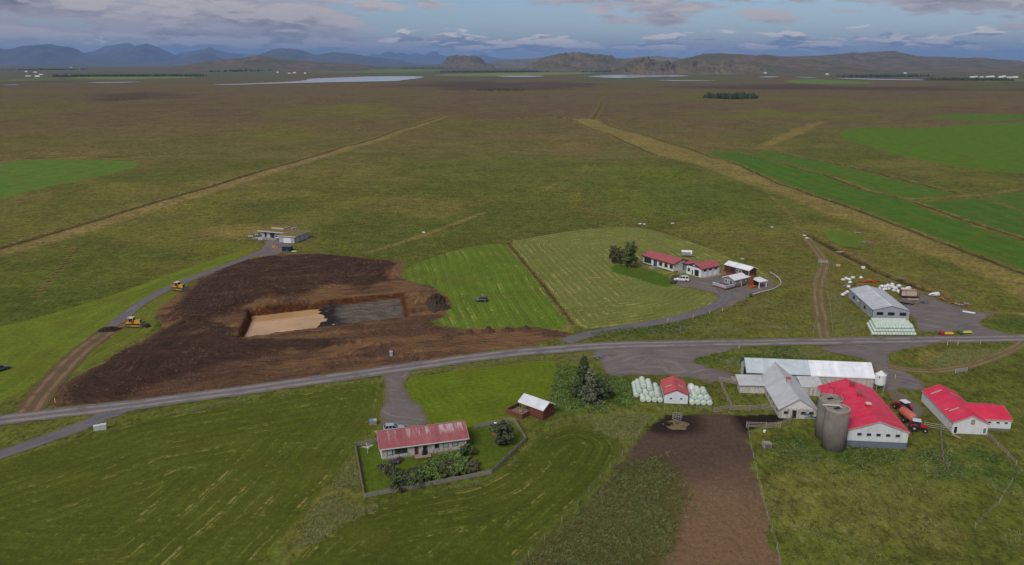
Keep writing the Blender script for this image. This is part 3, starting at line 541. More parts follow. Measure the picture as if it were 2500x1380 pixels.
def water_mat(name, col, rough, alpha_noise=None, ripple=.05):
    t = NT(name, rough, .5); p = t.pos(); n = t.noise(t.mapping(p, (.4, 1.3, 1)), 1.1, 3); c = t.mix(t.ss(t.noise(p, .12, 3), .35, .65), col, tuple(v * .8 for v in col)); t.bump(n, ripple, .04); return t.color(c)
WATER = water_mat('pit_water', tuple(S(184, 150, 108)), .08)
RIVER = water_mat('river_water', (.46, .47, .48), .12, ripple=.02)  # sky's white reflection is put into the pale base colour
sheet('pit_pond', [(600, 748), (985, 722), (985, 778), (575, 830)], -2.55, WATER, 0, 3, 0, zf=0.0)
for nm, px in (('river', [(506, 208), (600, 205.5), (680, 202), (745, 198), (752, 193), (830, 190), (910, 187), (1040, 187), (1025, 192), (985, 196), (975, 199), (880, 200.5), (760, 203), (650, 206), (560, 209)]), ('river', [(1205, 187), (1240, 185.6), (1328, 186), (1325, 188.5), (1240, 188.5)]), ('river', [(1426, 187), (1470, 185), (1490, 183.5), (1600, 183), (1672, 184), (1684, 187.5), (1600, 189), (1520, 192), (1460, 190)]),
               ('river', [(1597, 196.3), (1700, 197), (1760, 198.2), (1700, 199), (1610, 198)]), ('river', [(1845, 189), (1870, 187), (1910, 187.5), (1880, 190.5)]), ('river', [(1940, 188), (1995, 189.6), (1990, 191), (1945, 189.6)]), ('river', [(2028, 191), (2080, 192), (2200, 195), (2320, 196), (2200, 197.4), (2080, 194)]), ('river', [(205, 203.5), (240, 202), (345, 200.5), (340, 202), (245, 204)]), ('river', [(10, 209), (45, 207.4), (48, 208.6), (15, 210)])):
    sheet(nm, px, .35, RIVER, 1, 60, 0, zf=1.0)
# ------------------------------------------------------------------ building kit
class FR:
    """a building block in its root's frame: x along the eave, y away from the front, own offset and turn"""
    def __init__(s, root, L, W, he, hr, o=.3, ox=0, oy=0, th=0, t=.12, zb=-.4):
        s.r, s.L, s.W, s.he, s.hr, s.o, s.ox, s.oy, s.th, s.t, s.zb = root, L, W, he, hr, o, ox, oy, th, t, zb
    def mb(s): return MB().T(s.ox, s.oy, 0, s.th)
    def walls(s, mat, name='wall', z0=None, gable_mat=None):
        o, W, t = s.o, s.W, s.t; zw = s.he - t + (s.hr - s.he) * o / (W / 2) - .01; zb = s.zb if z0 is None else z0
        return s.mb().prism_x([(o, zb), (W - o, zb), (W - o, zw), (W / 2, s.hr - t - .01), (o, zw)], o, s.L - o).build(name, mat, s.r)
    def plinth(s, mat, z1, out=.04):
        o = s.o - out; return s.mb().box(o, s.L - o, o, s.W - o, s.zb, z1).build('plinth', mat, s.r)
    def roof(s, mat, x0=0, x1=None, name='roof', fascia=None, ridge=None):
        x1 = s.L if x1 is None else x1; W, he, hr, t = s.W, s.he, s.hr, s.t
        r = s.mb().prism_x([(0, he - t), (W / 2, hr - t), (W, he - t), (W, he), (W / 2, hr), (0, he)], x0, x1).build(name, mat, s.r)
        if fascia:
            f = s.mb(); e = .03; f.box(x0 - e, x1 + e, -e, -.002, he - t - .12, he + .01); f.box(x0 - e, x1 + e, W + .002, W + e, he - t - .12, he + .01)
            for xa, xb in ((x0 - e, x0 - .002), (x1 + .002, x1 + e)):
                for ya, za, yb, zb in ((-e, he, W / 2, hr), (W + e, he, W / 2, hr)):
                    p = [(ya, za - t - .12), (yb, zb - t - .12), (yb, zb + .015), (ya, za + .015)]
                    f.prism_x(p if ya < yb else p[::-1], xa, xb)
            f.build('fascia', fascia, r)
        if ridge: s.mb().prism_x([(W / 2 - .22, hr - .10 + .02), (W / 2, hr + .04), (W / 2 + .22, hr - .10 + .02), (W / 2, hr - .02)], x0, x1).build('ridge_cap', ridge, r)
        return r
    def _face(s, f, u0, u1, z0, z1, p0, p1):
        o = s.o
        if f == 'F': return (u0, u1, o - p1, o - p0, z0, z1)
        if f == 'B': return (u0, u1, s.W - o + p0, s.W - o + p1, z0, z1)
        if f == 'L': return (o - p1, o - p0, u0, u1, z0, z1)
        return (s.L - o + p0, s.L - o + p1, u0, u1, z0, z1)
    def window(s, f, u0, u1, z0, z1, fm, pane=None, bars=0, w=.09, base=.003, name='window', inner='pane'):
        m = s.mb(); b = s._face
        for a in ((u0, u1, z0, z0 + w), (u0, u1, z1 - w, z1), (u0, u0 + w, z0 + w, z1 - w), (u1 - w, u1, z0 + w, z1 - w)): m.box(*b(f, *a, base, base + .07))
        for k in range(bars):
            c = u0 + (u1 - u0) * (k + 1) / (bars + 1); m.box(*b(f, c - w / 3, c + w / 3, z0 + w, z1 - w, base, base + .06))
        o = m.build(name, fm, s.r); s.mb().box(*b(f, u0 + w, u1 - w, z0 + w, z1 - w, base, base + .03)).build(inner, pane or GLASS, o); return o
    def door(s, f, u0, u1, z0, z1, fm, leaf, handle=True):
        o = s.window(f, u0, u1, z0, z1, fm, leaf, name='door', inner='door_leaf')
        if handle: s.mb().box(*s._face(f, u1 - .28, u1 - .14, z0 + 1.0, z0 + 1.06, .035, .1)).build('handle', STEEL, o)
        return o
    def part(s, name, mat, *boxes, parent=None):
        m = s.mb()
        for b in boxes: m.box(*b)
        return m.build(name, mat, parent or s.r)
def site(name, label, cat, x, y, ang, group=None): return thing(name, label, cat, (x, y, 0), R(ang), group)
BLUE = M('blue_paint', (.045, .11, .17), .6, .1); TEAL = M('teal_paint', (.03, .10, .085), .6, .1)
RED_ROOF = CORR('red_roof_x', (.34, .082, .092), 'x', .3, .5, (.24, .09, .085), .35); RED_ROOF_Y = CORR('red_roof_y', (.34, .082, .092), 'y', .3, .5, (.24, .09, .085), .35)
BRIGHT_X = CORR('bright_red_x', (.60, .022, .072), 'x', .3, .5, (.42, .11, .14), .62); BRIGHT_Y = CORR('bright_red_y', (.60, .022, .072), 'y', .3, .5, (.42, .11, .14), .62)
GREY_X = CORR('grey_sheet_x', (.44, .465, .50), 'x', .3, .42, (.33, .345, .37), .5, seam=1.1)
PALE_X = CORR('pale_sheet_x', (.70, .735, .80), 'x', .3, .42, (.48, .50, .54), .35, seam=1.1)
BLUEGREY_X = CORR('bluegrey_sheet_x', (.43, .50, .545), 'x', .3, .42, (.36, .42, .46), .5, seam=1.1)
SHED_X = CORR('shed_sheet_x', (.44, .47, .52), 'x', .3, .36, (.54, .565, .61), .35, seam=1.2)
WHITEWALL = WALL('white_wall', (.60, .605, .61), (.44, .42, .38), .25); CREAMWALL = WALL('cream_wall', (.56, .54, .51), (.42, .39, .34), .35)
BLUEWHITE = WALL('blue_white_wall', (.56, .60, .65), (.44, .46, .48), .25); GREYSHED = WALL('grey_cladding', (.29, .325, .365), (.22, .24, .27), .3, .3, 'x')
DARKBASE = M('dark_base', (.035, .032, .03), .9, .2); BLUEPLINTH = WALL('blue_plinth', (.115, .145, .185), (.09, .10, .11), .5); GREYPLINTH = WALL('grey_plinth', (.14, .145, .16), (.09, .09, .09), .5)
# --- white farmhouse with garage
h = site('farmhouse', 'long white farmhouse with dull red roof and attached garage beside the garden trees', 'house', 49.78, 293.63, -55.2)
b = FR(h, 17.27, 9.09, 3.25, 4.66, .5); b.walls(CREAMWALL, z0=.35); b.plinth(DARKBASE, .36, -.05); b.roof(RED_ROOF, fascia=M('dark_fascia', (.05, .016, .018), .6))
b.window('F', 1.5, 5.2, .75, 2.75, BLUE, bars=2, w=.16); b.door('F', 6.5, 8.3, .4, 2.75, BLUE, M('blue_door', (.022, .07, .12), .5))
for u in (9.4, 12.2, 14.9): b.window('F', u, u + 1.55, 1.15, 2.6, TEAL)
b.part('steps', CONC, (6.2, 8.9, -1.4, .40, -.1, .34), (6.6, 8.6, -1.9, -1.38, -.1, .18)); b.part('drain_pipe', WHITE2, (16.62, 16.72, .36, .46, 0, 3.1))
b.part('lower_wall', CREAMWALL, (16.78, 16.88, .6, 8.4, .3, .5))
lk = FR(h, 4.2, 6.5, 3.0, 3.55, .3, 16.6, 5.0); lk.walls(BLUE, 'link_wall'); lk.roof(RED_ROOF, name='link_roof', fascia=MATS['dark_fascia']); lk.door('F', 1.5, 2.7, .35, 2.6, WHITE2, MATS['blue_door'])
b.part('porch_slab', CONC, (16.9, 20.2, 2.9, 5.25, -.1, .35), (17.3, 19.8, 2.3, 2.88, -.1, .18))
g = FR(h, 10.5, 8.08, 3.23, 4.72, .4, 28.2, 2.94, R(90)); g.walls(WHITEWALL, 'garage_wall'); g.roof(RED_ROOF, name='garage_roof', fascia=MATS['dark_fascia'])
g.mb().prism_x([(.75, 3.2), (4.04, 4.43), (7.33, 3.2)], .36, .398).build('gable_panel', BLUE, h)
g.mb().T(28.2 - 4.04, 2.94 + .33, 3.85).lathe([(.30, -.03), (.30, .03)], 8, 'y').build('emblem', WHITE2, h)
g.door('L', 1.5, 3.75, 0.02, 2.55, WHITE2, M('dark_garage_door', (.016, .018, .028), .6)); g.door('L', 4.25, 5.05, .05, 2.1, WHITE2, MATS['dark_garage_door']); g.window('L', 5.9, 7.0, 1.1, 2.35, BROWNWOOD)
for u in (1.6, 4.4, 7.3): g.window('F', u, u + 1.35, 2.05, 2.7, BLACK)
for u in (1.7, 4.5, 7.4): g.part('wall_panel', WHITE2, (u, u + 1.15, .34, .397, .1, 2.0))
g.part('footpath', CONC, (0.2, 10.3, -1.2, .38, -.2, .09))
# --- brown cabin behind the yard
h = site('cabin', 'dark brown cabin with pale grey metal roof behind the small grey cabin', 'cabin', 78.79, 281.40, -55.2)
b = FR(h, 11.52, 4.9, 2.84, 3.86, .4); b.walls(DARKBROWN); b.roof(PALE_X, fascia=WHITE2)
b.window('F', 5.3, 6.4, .9, 2.2, WHITE2, bars=1); b.window('F', 6.7, 7.8, .9, 2.2, WHITE2, bars=1); b.door('F', 3.2, 4.1, .2, 2.3, DARKBROWN, GLASS); b.part('drain_pipe', WHITE2, (11.14, 11.24, .26, .36, .3, 2.5))
b.part('deck', BROWNWOOD, (-.6, 8.5, -3.0, .38, -.1, .22))
for x in (.3, 4.2): b.part('porch_post', DARKBROWN, (x, x + .12, .02, .14, .22, 2.72))
b.part('deck_screen', M('tan_wood', (.26, .13, .06), .8), (.0, 3.6, -3.1, -3.0, .0, 1.15)); b.part('side_screen', BROWNWOOD, (-1.2, .3, 1.6, 1.7, -.2, 2.0)); b.part('side_screen', BROWNWOOD, (11.2, 13.2, .9, 1.0, -.2, 1.5))
# --- small grey cabin
h = site('cabin', 'small grey cabin with white roof and railed deck on an orange wooden base', 'cabin', 76.40, 258.51, 35.5)
b = FR(h, 7.17, 5.46, 2.95, 4.05, .3); GC = WALL('grey_boards', (.19, .205, .235), (.14, .15, .17), .4, .22, 'x'); b.walls(GC, z0=.75); b.plinth(BROWNWOOD, .76, .06); b.roof(M('white_roof', (.62, .65, .68), .45, .04), fascia=WHITE2)
b.window('L', 3.3, 4.4, 1.4, 2.5, WHITE2, M('amber_pane', (.10, .065, .03), .15)); b.window('L', 2.6, 3.1, 1.4, 2.5, WHITE2); b.door('L', 1.2, 2.2, .85, 2.6, WHITE2, GLASS)
b.window('F', .6, 1.15, 1.5, 2.2, WHITE2); b.window('F', 2.9, 3.6, 1.5, 2.4, WHITE2); b.window('F', 6.2, 6.7, 1.6, 2.3, WHITE2); b.part('drain_pipe', WHITE2, (4.0, 4.1, .16, .26, -.1, 2.9))
b.part('deck', BROWNWOOD, (-4.2, .29, .1, 5.9, -.1, .72)); GRAIL = M('grey_rail', (.30, .33, .37), .7, .1)
b.part('railing', GRAIL, (-4.25, .25, .02, .1, .74, 1.65), (-4.25, -4.17, .1, 5.9, .74, 1.65), (-4.25, .25, 5.9, 5.98, .74, 1.65)); b.part('rail_cap', WHITE2, (-4.32, .3, -.02, .14, 1.652, 1.71), (-4.32, -4.12, .142, 6.0, 1.652, 1.71))
b.part('lean_to', GC, (7.1, 9.4, .8, 4.6, .1, 2.5)); b.part('lean_to_roof', MATS['white_roof'], (6.95, 9.6, .6, 4.8, 2.52, 2.64))
h = site('wooden_screen', 'tall orange wooden slatted screen beside the small grey cabin', 'screen', *G(1825, 704), 36)
for k in range(7): MB().box(k * .45, k * .45 + .38, 0, .06, .1, 3.4).build('slat', ORANGEWOOD, h)
MB().box(-.1, 3.2, .062, .14, .6, .75).build('rail', ORANGEWOOD, h); MB().box(-.1, 3.2, .062, .14, 2.4, 2.55).build('rail', ORANGEWOOD, h); MB().box(0, 3.0, -1.5, -.02, -.1, .75).build('ramp', ORANGEWOOD, h)
h = site('carport', 'little open carport with pale roof at the end of the orange screen', 'carport', *G(1853, 705), 30)
for x, y in ((0, 0), (3.4, 0), (0, 3), (3.4, 3)): MB().box(x, x + .22, y, y + .22, -.2, 2.3).build('post', WHITE2, h)
MB().add([(-.3, -.3, 2.3), (3.9, -.3, 2.3), (3.9, 3.6, 2.75), (-.3, 3.6, 2.75), (-.3, -.3, 2.42), (3.9, -.3, 2.42), (3.9, 3.6, 2.87), (-.3, 3.6, 2.87)], [(0, 3, 2, 1), (4, 5, 6, 7), (0, 1, 5, 4), (1, 2, 6, 5), (2, 3, 7, 6), (3, 0, 4, 7)]).build('roof', MATS['white_roof'], h)
MB().box(.2, 3.5, 3.05, 3.15, 0, 2.4).build('back_wall', DARKBROWN, h)
q = thing('guard_rail', 'low curving galvanised guard rail around the end of the farmhouse yard', 'guard rail', (0, 0, 0))
gl = resample(chaikin(GP([(1838, 722), (1860, 716), (1885, 710), (1902, 702), (1908, 694), (1903, 684), (1892, 675), (1880, 668)]), 2, False), 1.6)
MB().tube([(x, y, .55) for x, y in gl], .16, 6).build('rail', M('rail_steel', (.42, .43, .44), .5, .15), q)
for x, y in gl[::2]: MB().box(x - .06, x + .06, y - .06, y + .06, -.3, .5).build('post', STEEL, q)
# --- grey steel shed
h = site('steel_shed', 'big grey steel shed with three dark windows behind the wall of bales', 'shed', 111.46, 248.39, -95.8)
b = FR(h, 23.10, 10.79, 2.9, 4.3, .05, t=.08); b.walls(GREYSHED); b.roof(SHED_X, fascia=M('grey_fascia', (.12, .14, .16), .5), ridge=PALE_X)
for u in (1.2, 4.5, 7.9): b.window('R', u, u + 1.9, 1.35, 2.3, BLACK, bars=2, w=.07)
for u in (4.6, 15.2): b.window('F', u, u + 1.5, 1.0, 2.0, BLACK)
b.part('drain_pipe', BLACK, (11.6, 11.7, -.06, .04, -.2, 2.75)); b.part('corner_trim', MATS['grey_fascia'], (22.9, 23.09, -.03, .16, -.2, 2.75)); b.part('vent_hood', WHITE2, (9.3, 9.7, -.22, .04, 1.4, 1.75))
# --- small white building with red roof
h = site('white_outbuilding', 'small white outbuilding with red roof standing between two bale stacks', 'outbuilding', 35.27, 172.73, -94.9)
b = FR(h, 8.29, 5.62, 2.25, 3.5, .15); b.walls(BLUEWHITE, z0=.0); b.plinth(CONC, .05, -.02); b.roof(CORR('faded_red_x', (.46, .075, .080), 'x', .3, .5, (.36, .11, .10), .4), fascia=M('pink_fascia', (.28, .06, .07), .6), ridge=MATS['faded_red_x'])
for u in (1.35, 3.65): b.window('R', u, u + .6, 1.0, 1.5, WHITE2, w=.05)
PALESTRIP = M('skylight_sheet', (.38, .36, .31), .6, .1)
for sgn, nm in ((1, 0), (-1, 1)):
    w2 = 2.81; sl = (3.5 - 2.25) / w2; ya, yb = (.7, 2.1) if sgn > 0 else (5.62 - 2.1, 5.62 - .7); z = lambda y: 2.25 + sl * (y if y < w2 else 5.62 - y) + .012
    m = b.mb(); m.add([(4.6, ya, z(ya)), (5.0, ya, z(ya)), (5.0, yb, z(yb)), (4.6, yb, z(yb)), (4.6, ya, z(ya) + .03), (5.0, ya, z(ya) + .03), (5.0, yb, z(yb) + .03), (4.6, yb, z(yb) + .03)], [(0, 3, 2, 1), (4, 5, 6, 7), (0, 1, 5, 4), (1, 2, 6, 5), (2, 3, 7, 6), (3, 0, 4, 7)]); m.build('skylight', PALESTRIP, h)
# --- bright red barn
h = site('red_barn', 'wide barn with bright red roof, white gable of five windows and blue plinth', 'barn', 69.77, 165.62, -95.8)
b = FR(h, 22.27, 12.08, 3.78, 5.93, .2, zb=-1.2); b.walls(WALL('barn_white', (.52, .55, .58), (.34, .34, .33), .5), z0=1.4); b.plinth(BLUEPLINTH, 1.41, -.03); b.roof(BRIGHT_X, fascia=M('barn_fascia', (.40, .27, .25), .6), ridge=BRIGHT_X)
for k in range(5): b.window('R', 2.0 + k * 1.85, 2.9 + k * 1.85, 2.55, 3.2, M('grey_trim', (.30, .30, .30), .7), w=.06)
for k, x in enumerate((4.0, 9.2, 14.6)):
    z0 = 5.35; v = b.part('roof_vent', M('vent_red', (.42, .020, .032), .6), (x, x + .8, 5.64, 6.44, z0, 6.5)); b.part('vent_cap', [M('vent_dark', (.15, .07, .06)), M('vent_grey', (.16, .13, .10)), M('vent_white', (.55, .48, .46))][k], (x - .12, x + .92, 5.52, 6.56, 6.502, 6.66), parent=v)
# --- twin concrete silos
t = NT('silo_concrete', .9, .15); p = t.pos('object'); sx = t.nd('ShaderNodeSeparateXYZ'); t.put(sx, 0, p)
n1 = t.noise(t.mapping(p, (1.2, 1.2, .25)), 1.0, 6, .65); n2 = t.noise(p, .7, 5, .6); ring = t.math('FRACT', t.math('DIVIDE', sx.outputs[2], .95)); t.bump(t.ss(t.math('ABSOLUTE', t.math('SUBTRACT', ring, .5)), .5, .44), .4, .03)
c = t.scale(t.mix(0.0, (.155, .142, .128), (.155, .142, .128)), t.math('MULTIPLY', t.lin(n1, .3, .7, .80, 1.16), t.lin(n2, .3, .7, .82, 1.18))); c = t.mix(t.math('MULTIPLY', t.ss(n1, .55, .72), .4), c, (.11, .10, .095)); SILO = t.color(c)
def silo(name, label, xy, hgt, rad):
    x, y = xy; h = thing(name, label, 'silo', (x, y, 0), 0, 'twin concrete silos')
    MB().lathe([(rad, -1.5), (rad, hgt), (rad - .18, hgt), (rad - .18, hgt - .25)], 40).build('shell', SILO, h, True)
    MB().lathe([(rad - .19, hgt - .45), (rad - .19, hgt - .22)], 32).build('lid', M('silo_lid', (.24, .22, .185), .9, .3, 1.5, dirt=(.10, .12, .06), dirt_amt=.4), h)
    MB().T(0, 0, 0, R(20)).box(-.65, .75, -.5, .5, hgt - .215, hgt - .16).build('hatch', BLACK, h); MB().T(0, 0, 0, R(20)).box(-.8, .9, -.62, -.5, hgt - .21, hgt - .03).box(-.8, .9, .5, .62, hgt - .21, hgt - .03).build('hatch_kerb', CONC, h)
    MB().lathe([(rad + .05, hgt - .3), (rad + .06, hgt + .04), (rad - .24, hgt + .04), (rad - .24, hgt - .24), (rad + .05, hgt - .3)], 40, caps=False).build('rim', M('rim_concrete', (.28, .26, .23), .9, .2), h)
    return h
SFRONT = G(2045.6, 996, 8.6)
s1 = silo('silo', 'front concrete silo nearer the camera with a pipe across its top', SFRONT, 8.6, 2.33)
s2 = silo('silo', 'rear concrete silo standing between the grey barn and the front silo', (SFRONT[0] + .45, SFRONT[1] + 4.72), 8.6, 2.33)
MB().tube([(-2.6, 1.2, 8.75), (-.4, .45, 8.95), (.4, .2, 8.95), (.75, .1, 8.6)], .17, 8).build('filler_pipe', M('pale_pipe', (.42, .40, .36), .6), s1)
IRON = M('thin_iron', (.045, .035, .03), .7, .2)
MB().tube([(-1.8, .9, 8.6), (-.9, 2.0, 11.9), (2.0, -1.2, 8.7)], .05, 5).tube([(-.4, 1.5, 8.8), (-.1, 1.3, 10.4), (1.0, 1.3, 10.4), (1.2, 1.5, 8.8)], .045, 5).tube([(1.2, -.6, 8.8), (1.4, -.6, 10.1), (2.1, -.8, 10.0), (2.25, -1.2, 8.8)], .045, 5).build('ladder_frame', IRON, s2)
# --- long barn and grey cross barn
h = site('long_barn', 'long barn whose roof is half blue grey and half white by the feed silo', 'barn', 56.51, 175.67, -6.3)
b = FR(h, 29.84, 7.99, 2.91, 5.30, .2); b.walls(WALL('barn_stained', (.42, .39, .37), (.26, .20, .18), .6)); b.roof(BLUEGREY_X, 0, 15.1, 'old_roof', fascia=M('teal_fascia', (.04, .075, .075), .6)); b.roof(PALE_X, 15.12, 29.84, 'new_roof', fascia=WHITE2)
b.door('L', .8, 4.2, .1, 3.1, MATS['teal_fascia'], M('opening_shade', (.012, .018, .018), .9), False); b.part('end_wall_sheet', M('teal_pale', (.40, .45, .44), .6), (.12, .19, 4.3, 7.7, 0, 3.0))  # near-black leaf colour paints the shade inside open doorways
b.part('apron', CONC, (-2.8, .15, .5, 4.2, -.2, .1))
h = site('cross_barn', 'grey roofed barn with red chimney and two low side sheds, joined to the long barn', 'barn', 59.36, 173.90, -94.2)
b = FR(h, 17.4, 8.57, 2.15, 4.85, .3); OLDW = WALL('old_white_wall', (.47, .455, .43), (.16, .13, .11), .75, sc=1.6, thr=.47); b.walls(OLDW); b.roof(GREY_X, -6, 17.4, fascia=M('pale_fascia', (.34, .35, .36), .6), ridge=STEEL)
b.mb().prism_x([(.6, 2.3), (4.285, 4.66), (7.97, 2.3)], 17.105, 17.14).build('gable_panel', M('gable_white', (.58, .585, .59), .7), h)
for u in (1.2, 4.9, 6.6): b.window('R', u, u + 1.05, 1.0, 1.75, OLDWOOD)
b.door('R', 3.0, 4.0, .1, 2.0, OLDWOOD, MATS['opening_shade'], False)
for u in (3, 6, 9, 12, 14.6): b.window('F', u, u + .7, .9, 1.45, OLDWOOD, w=.05)
v = b.part('chimney', M('chimney_grey', (.34, .35, .37), .8), (7.3, 8.3, 3.9, 4.7, 4.3, 5.6)); b.part('chimney_cap', M('cap_red', (.42, .08, .06), .7), (7.2, 8.4, 3.8, 4.8, 5.602, 5.75), parent=v)
b.part('annex_wall', OLDW, (.9, 3.9, -5.4, .25, -.3, 1.95)); b.part('annex_wall', OLDW, (.9, 4.4, 8.3, 13.4, -.3, 1.95))
for nm, ya, yb in (('west', -5.8, .02), ('east', 8.55, 13.6)):
    b.mb().add([(-.6, ya, 2.75), (4.4, ya, 2.05), (4.4, yb, 2.05), (-.6, yb, 2.75), (-.6, ya, 2.85), (4.4, ya, 2.15), (4.4, yb, 2.15), (-.6, yb, 2.85)], [(0, 1, 2, 3), (4, 7, 6, 5), (0, 4, 5, 1), (1, 5, 6, 2), (2, 6, 7, 3), (3, 7, 4, 0)]).build('annex_roof', CORR('grey_sheet_y', (.46, .48, .505), 'y', .3, .42, (.30, .31, .33), .5), h)
MB().T(0, 0, 0).tube([(17.5, 5.4, 1.3), (17.7, 6.3, 1.5), (17.9, 7.4, .9), (17.9, 9.0, .8)], .11, 6).tube([(17.6, 5.6, .5), (17.9, 6.8, 1.0), (18.0, 8.4, .6)], .08, 6).build('blue_pipe', M('blue_steel', (.02, .085, .13), .5), h)
# --- right red roofed shed with wing
h = site('sheep_shed', 'white shed with bright red roof and a side wing at the right edge', 'shed', 93.90, 165.89, -96.3)
b = FR(h, 16.75, 7.27, 2.6, 4.34, .15, zb=-.8); b.walls(WALL('shed_white', (.55, .575, .60), (.42, .42, .41), .35)); b.plinth(GREYPLINTH, .12, .03); b.roof(BRIGHT_X, fascia=MATS['barn_fascia'], ridge=BRIGHT_X)
b.door('R', .35, 1.15, .05, 1.75, WHITE2, MATS['opening_shade'], False); b.window('R', 3.6, 4.3, 2.3, 3.4, OLDWOOD, M('board_tan', (.33, .24, .15), .8)); b.window('R', 6.1, 6.9, .3, 1.7, WHITE2, M('grey_pane', (.14, .18, .20), .2))
wing = FR(h, 6.4, 8.4, 2.55, 3.9, .15, 14.2, 6.6, R(90), zb=-1.2)
wing.walls(MATS['shed_white'], 'wing_wall', z0=.5); wing.plinth(GREYPLINTH, .51, -.02); wing.roof(BRIGHT_Y, name='wing_roof', fascia=MATS['barn_fascia'], x0=-2.2)
for u in (1.5, 3.2, 4.8): wing.window('F', u, u + .8, 1.55, 2.1, WHITE2, w=.06)
sl = (4.34 - 2.6) / 3.635
for (xa, xb, ya, yb) in ((2.6, 3.0, .9, 3.0), (11.9, 12.25, 1.0, 2.9), (11.0, 11.2, .4, 1.3), (4.0, 4.25, 4.4, 6.2)):
    z = lambda y: 2.6 + sl * (y if y < 3.635 else 7.27 - y) + .015
    b.mb().add([(xa, ya, z(ya)), (xb, ya, z(ya)), (xb, yb, z(yb)), (xa, yb, z(yb)), (xa, ya, z(ya) + .04), (xb, ya, z(ya) + .04), (xb, yb, z(yb) + .04), (xa, yb, z(yb) + .04)], [(0, 3, 2, 1), (4, 5, 6, 7), (0, 1, 5, 4), (1, 2, 6, 5), (2, 3, 7, 6), (3, 0, 4, 7)]).build('skylight', PALESTRIP, h)
# --- weathered bungalow in front
h = site('bungalow', 'weathered bungalow with worn pinkish red metal roof and peeling white walls', 'house', -25.76, 137.33, 15.5)
PEEL = WALL('peeling_wall', (.46, .44, .42), (.14, .12, .105), .8, sc=2.6, thr=.46); ROOFW = CORR('worn_roof', (.27, .082, .088), 'x', .22, .5, (.36, .19, .185), .45, seam=.95, patch=('y', 1.6, 3.6, (.46, .40, .43), .75, .022))
b = FR(h, 17.86, 8.27, 2.6, 4.55, .5, zb=-.4); b.walls(PEEL, z0=.3); b.plinth(CONC, .31, -.04); b.roof(ROOFW, fascia=M('pale_trim', (.50, .45, .44), .7), ridge=M('ridge_red', (.26, .085, .085), .6))
b.mb().box(.44, .497, .55, 7.7, .3, 2.5).build('end_cladding', WHITE, h)
b.window('F', 1.5, 2.55, .95, 2.2, TEAL, M('pale_pane', (.36, .44, .46), .15)); b.window('F', 2.57, 3.1, .95, 2.2, TEAL, M('pale_pane2', (.28, .33, .34), .2)); b.window('F', 3.12, 5.5, .95, 2.2, TEAL, M('green_pane', (.025, .04, .03), .1), bars=1)
b.door('F', 6.9, 7.65, .32, 2.25, BROWNWOOD, M('brown_door', (.06, .028, .02), .6)); b.door('F', 8.55, 9.5, .32, 2.25, OLDWOOD, GLASS); b.window('F', 10.9, 11.8, 1.1, 2.1, TEAL)
for u in (12.7, 14.5): b.window('F', u, u + 1.0, 1.1, 2.1, TEAL, MATS['pale_pane'], bars=1)
d = b.part('deck', M('deck_boards', (.27, .21, .16), .85, .15, 3), (6.8, 10.0, -1.1, .45, .22, .32))
for x in (7.0, 7.9, 8.8, 9.7): b.part('deck_post', OLDWOOD, (x, x + .1, -1.0, -.9, -.3, .22), parent=d)
b.part('gutter', M('gutter_grey', (.42, .41, .41), .5), (.1, 17.7, -.14, -.035, 2.42, 2.54)); b.part('drain_pipe', WHITE2, (17.2, 17.3, .38, .48, -.1, 2.45))
q = thing('grill', 'black covered barbecue on the bungalow deck', 'barbecue', (0, 0, 0)); q.location = h.matrix_basis @ Vector((8.75, .05, .32)); q.rotation_euler = h.rotation_euler
MB().box(-.4, .4, -.3, .25, 0, .75, .08, .05).build('cover', BLACK, q); MB().box(-.28, .28, -.22, .2, .75, 1.05, .06, .08).build('lid_cover', BLACK, q)
# --- brown cabin with deck
h = site('summer_cabin', 'reddish brown cabin with pale roof and walled deck beside the weeds', 'cabin', 1.32, 160.03, -40.8)
b = FR(h, 7.23, 4.3, 2.55, 3.75, .3, zb=-.1); RB = WALL('red_boards', (.135, .047, .036), (.09, .035, .03), .4, .2, 'z'); PALE2 = CORR('cabin_roof', (.60, .635, .70), 'x', .25, .42, (.45, .47, .52), .3, seam=1.1)
b.part('wall', RB, (3.2, 6.93, .3, 4.0, .25, 2.48), (.9, 3.2, 1.9, 4.0, .25, 2.48)); b.mb().prism_x([(.3, 2.4), (2.15, 3.60), (4.0, 2.4)], 6.80, 6.93).build('gable', RB, h); b.roof(PALE2, fascia=WHITE2)
b.part('floor_frame', DARKBROWN, (.8, 6.9, .35, 3.95, -.15, .24))
pw = FR(h, 7.23, 4.3, 2.55, 3.75, 1.9); pw.window('F', 1.3, 2.2, 1.1, 2.1, WHITE2, MATS['grey_pane']); pw.door('F', 2.35, 3.1, .3, 2.2, WHITE2, MATS['grey_pane'])
dk = b.part('deck', M('grey_deck', (.17, .135, .125), .85), (-1.4, 3.15, -2.3, 1.88, .1, .26))
b.part('deck_wall', BROWNWOOD, (-1.46, 3.2, -2.38, -2.3, .0, 1.15), (-1.46, -1.4, -2.3, 2.2, .0, 1.15), (3.16, 3.22, -2.3, .25, .0, 1.15), parent=dk); b.part('deck_cap', M('cap_wood', (.20, .10, .06), .8), (-1.5, 3.24, -2.42, -2.26, 1.152, 1.2), (-1.5, -1.36, -2.26, 2.2, 1.152, 1.2), parent=dk)
b.part('porch_post', DARKBROWN, (.35, .47, .35, .47, .2, 2.5))
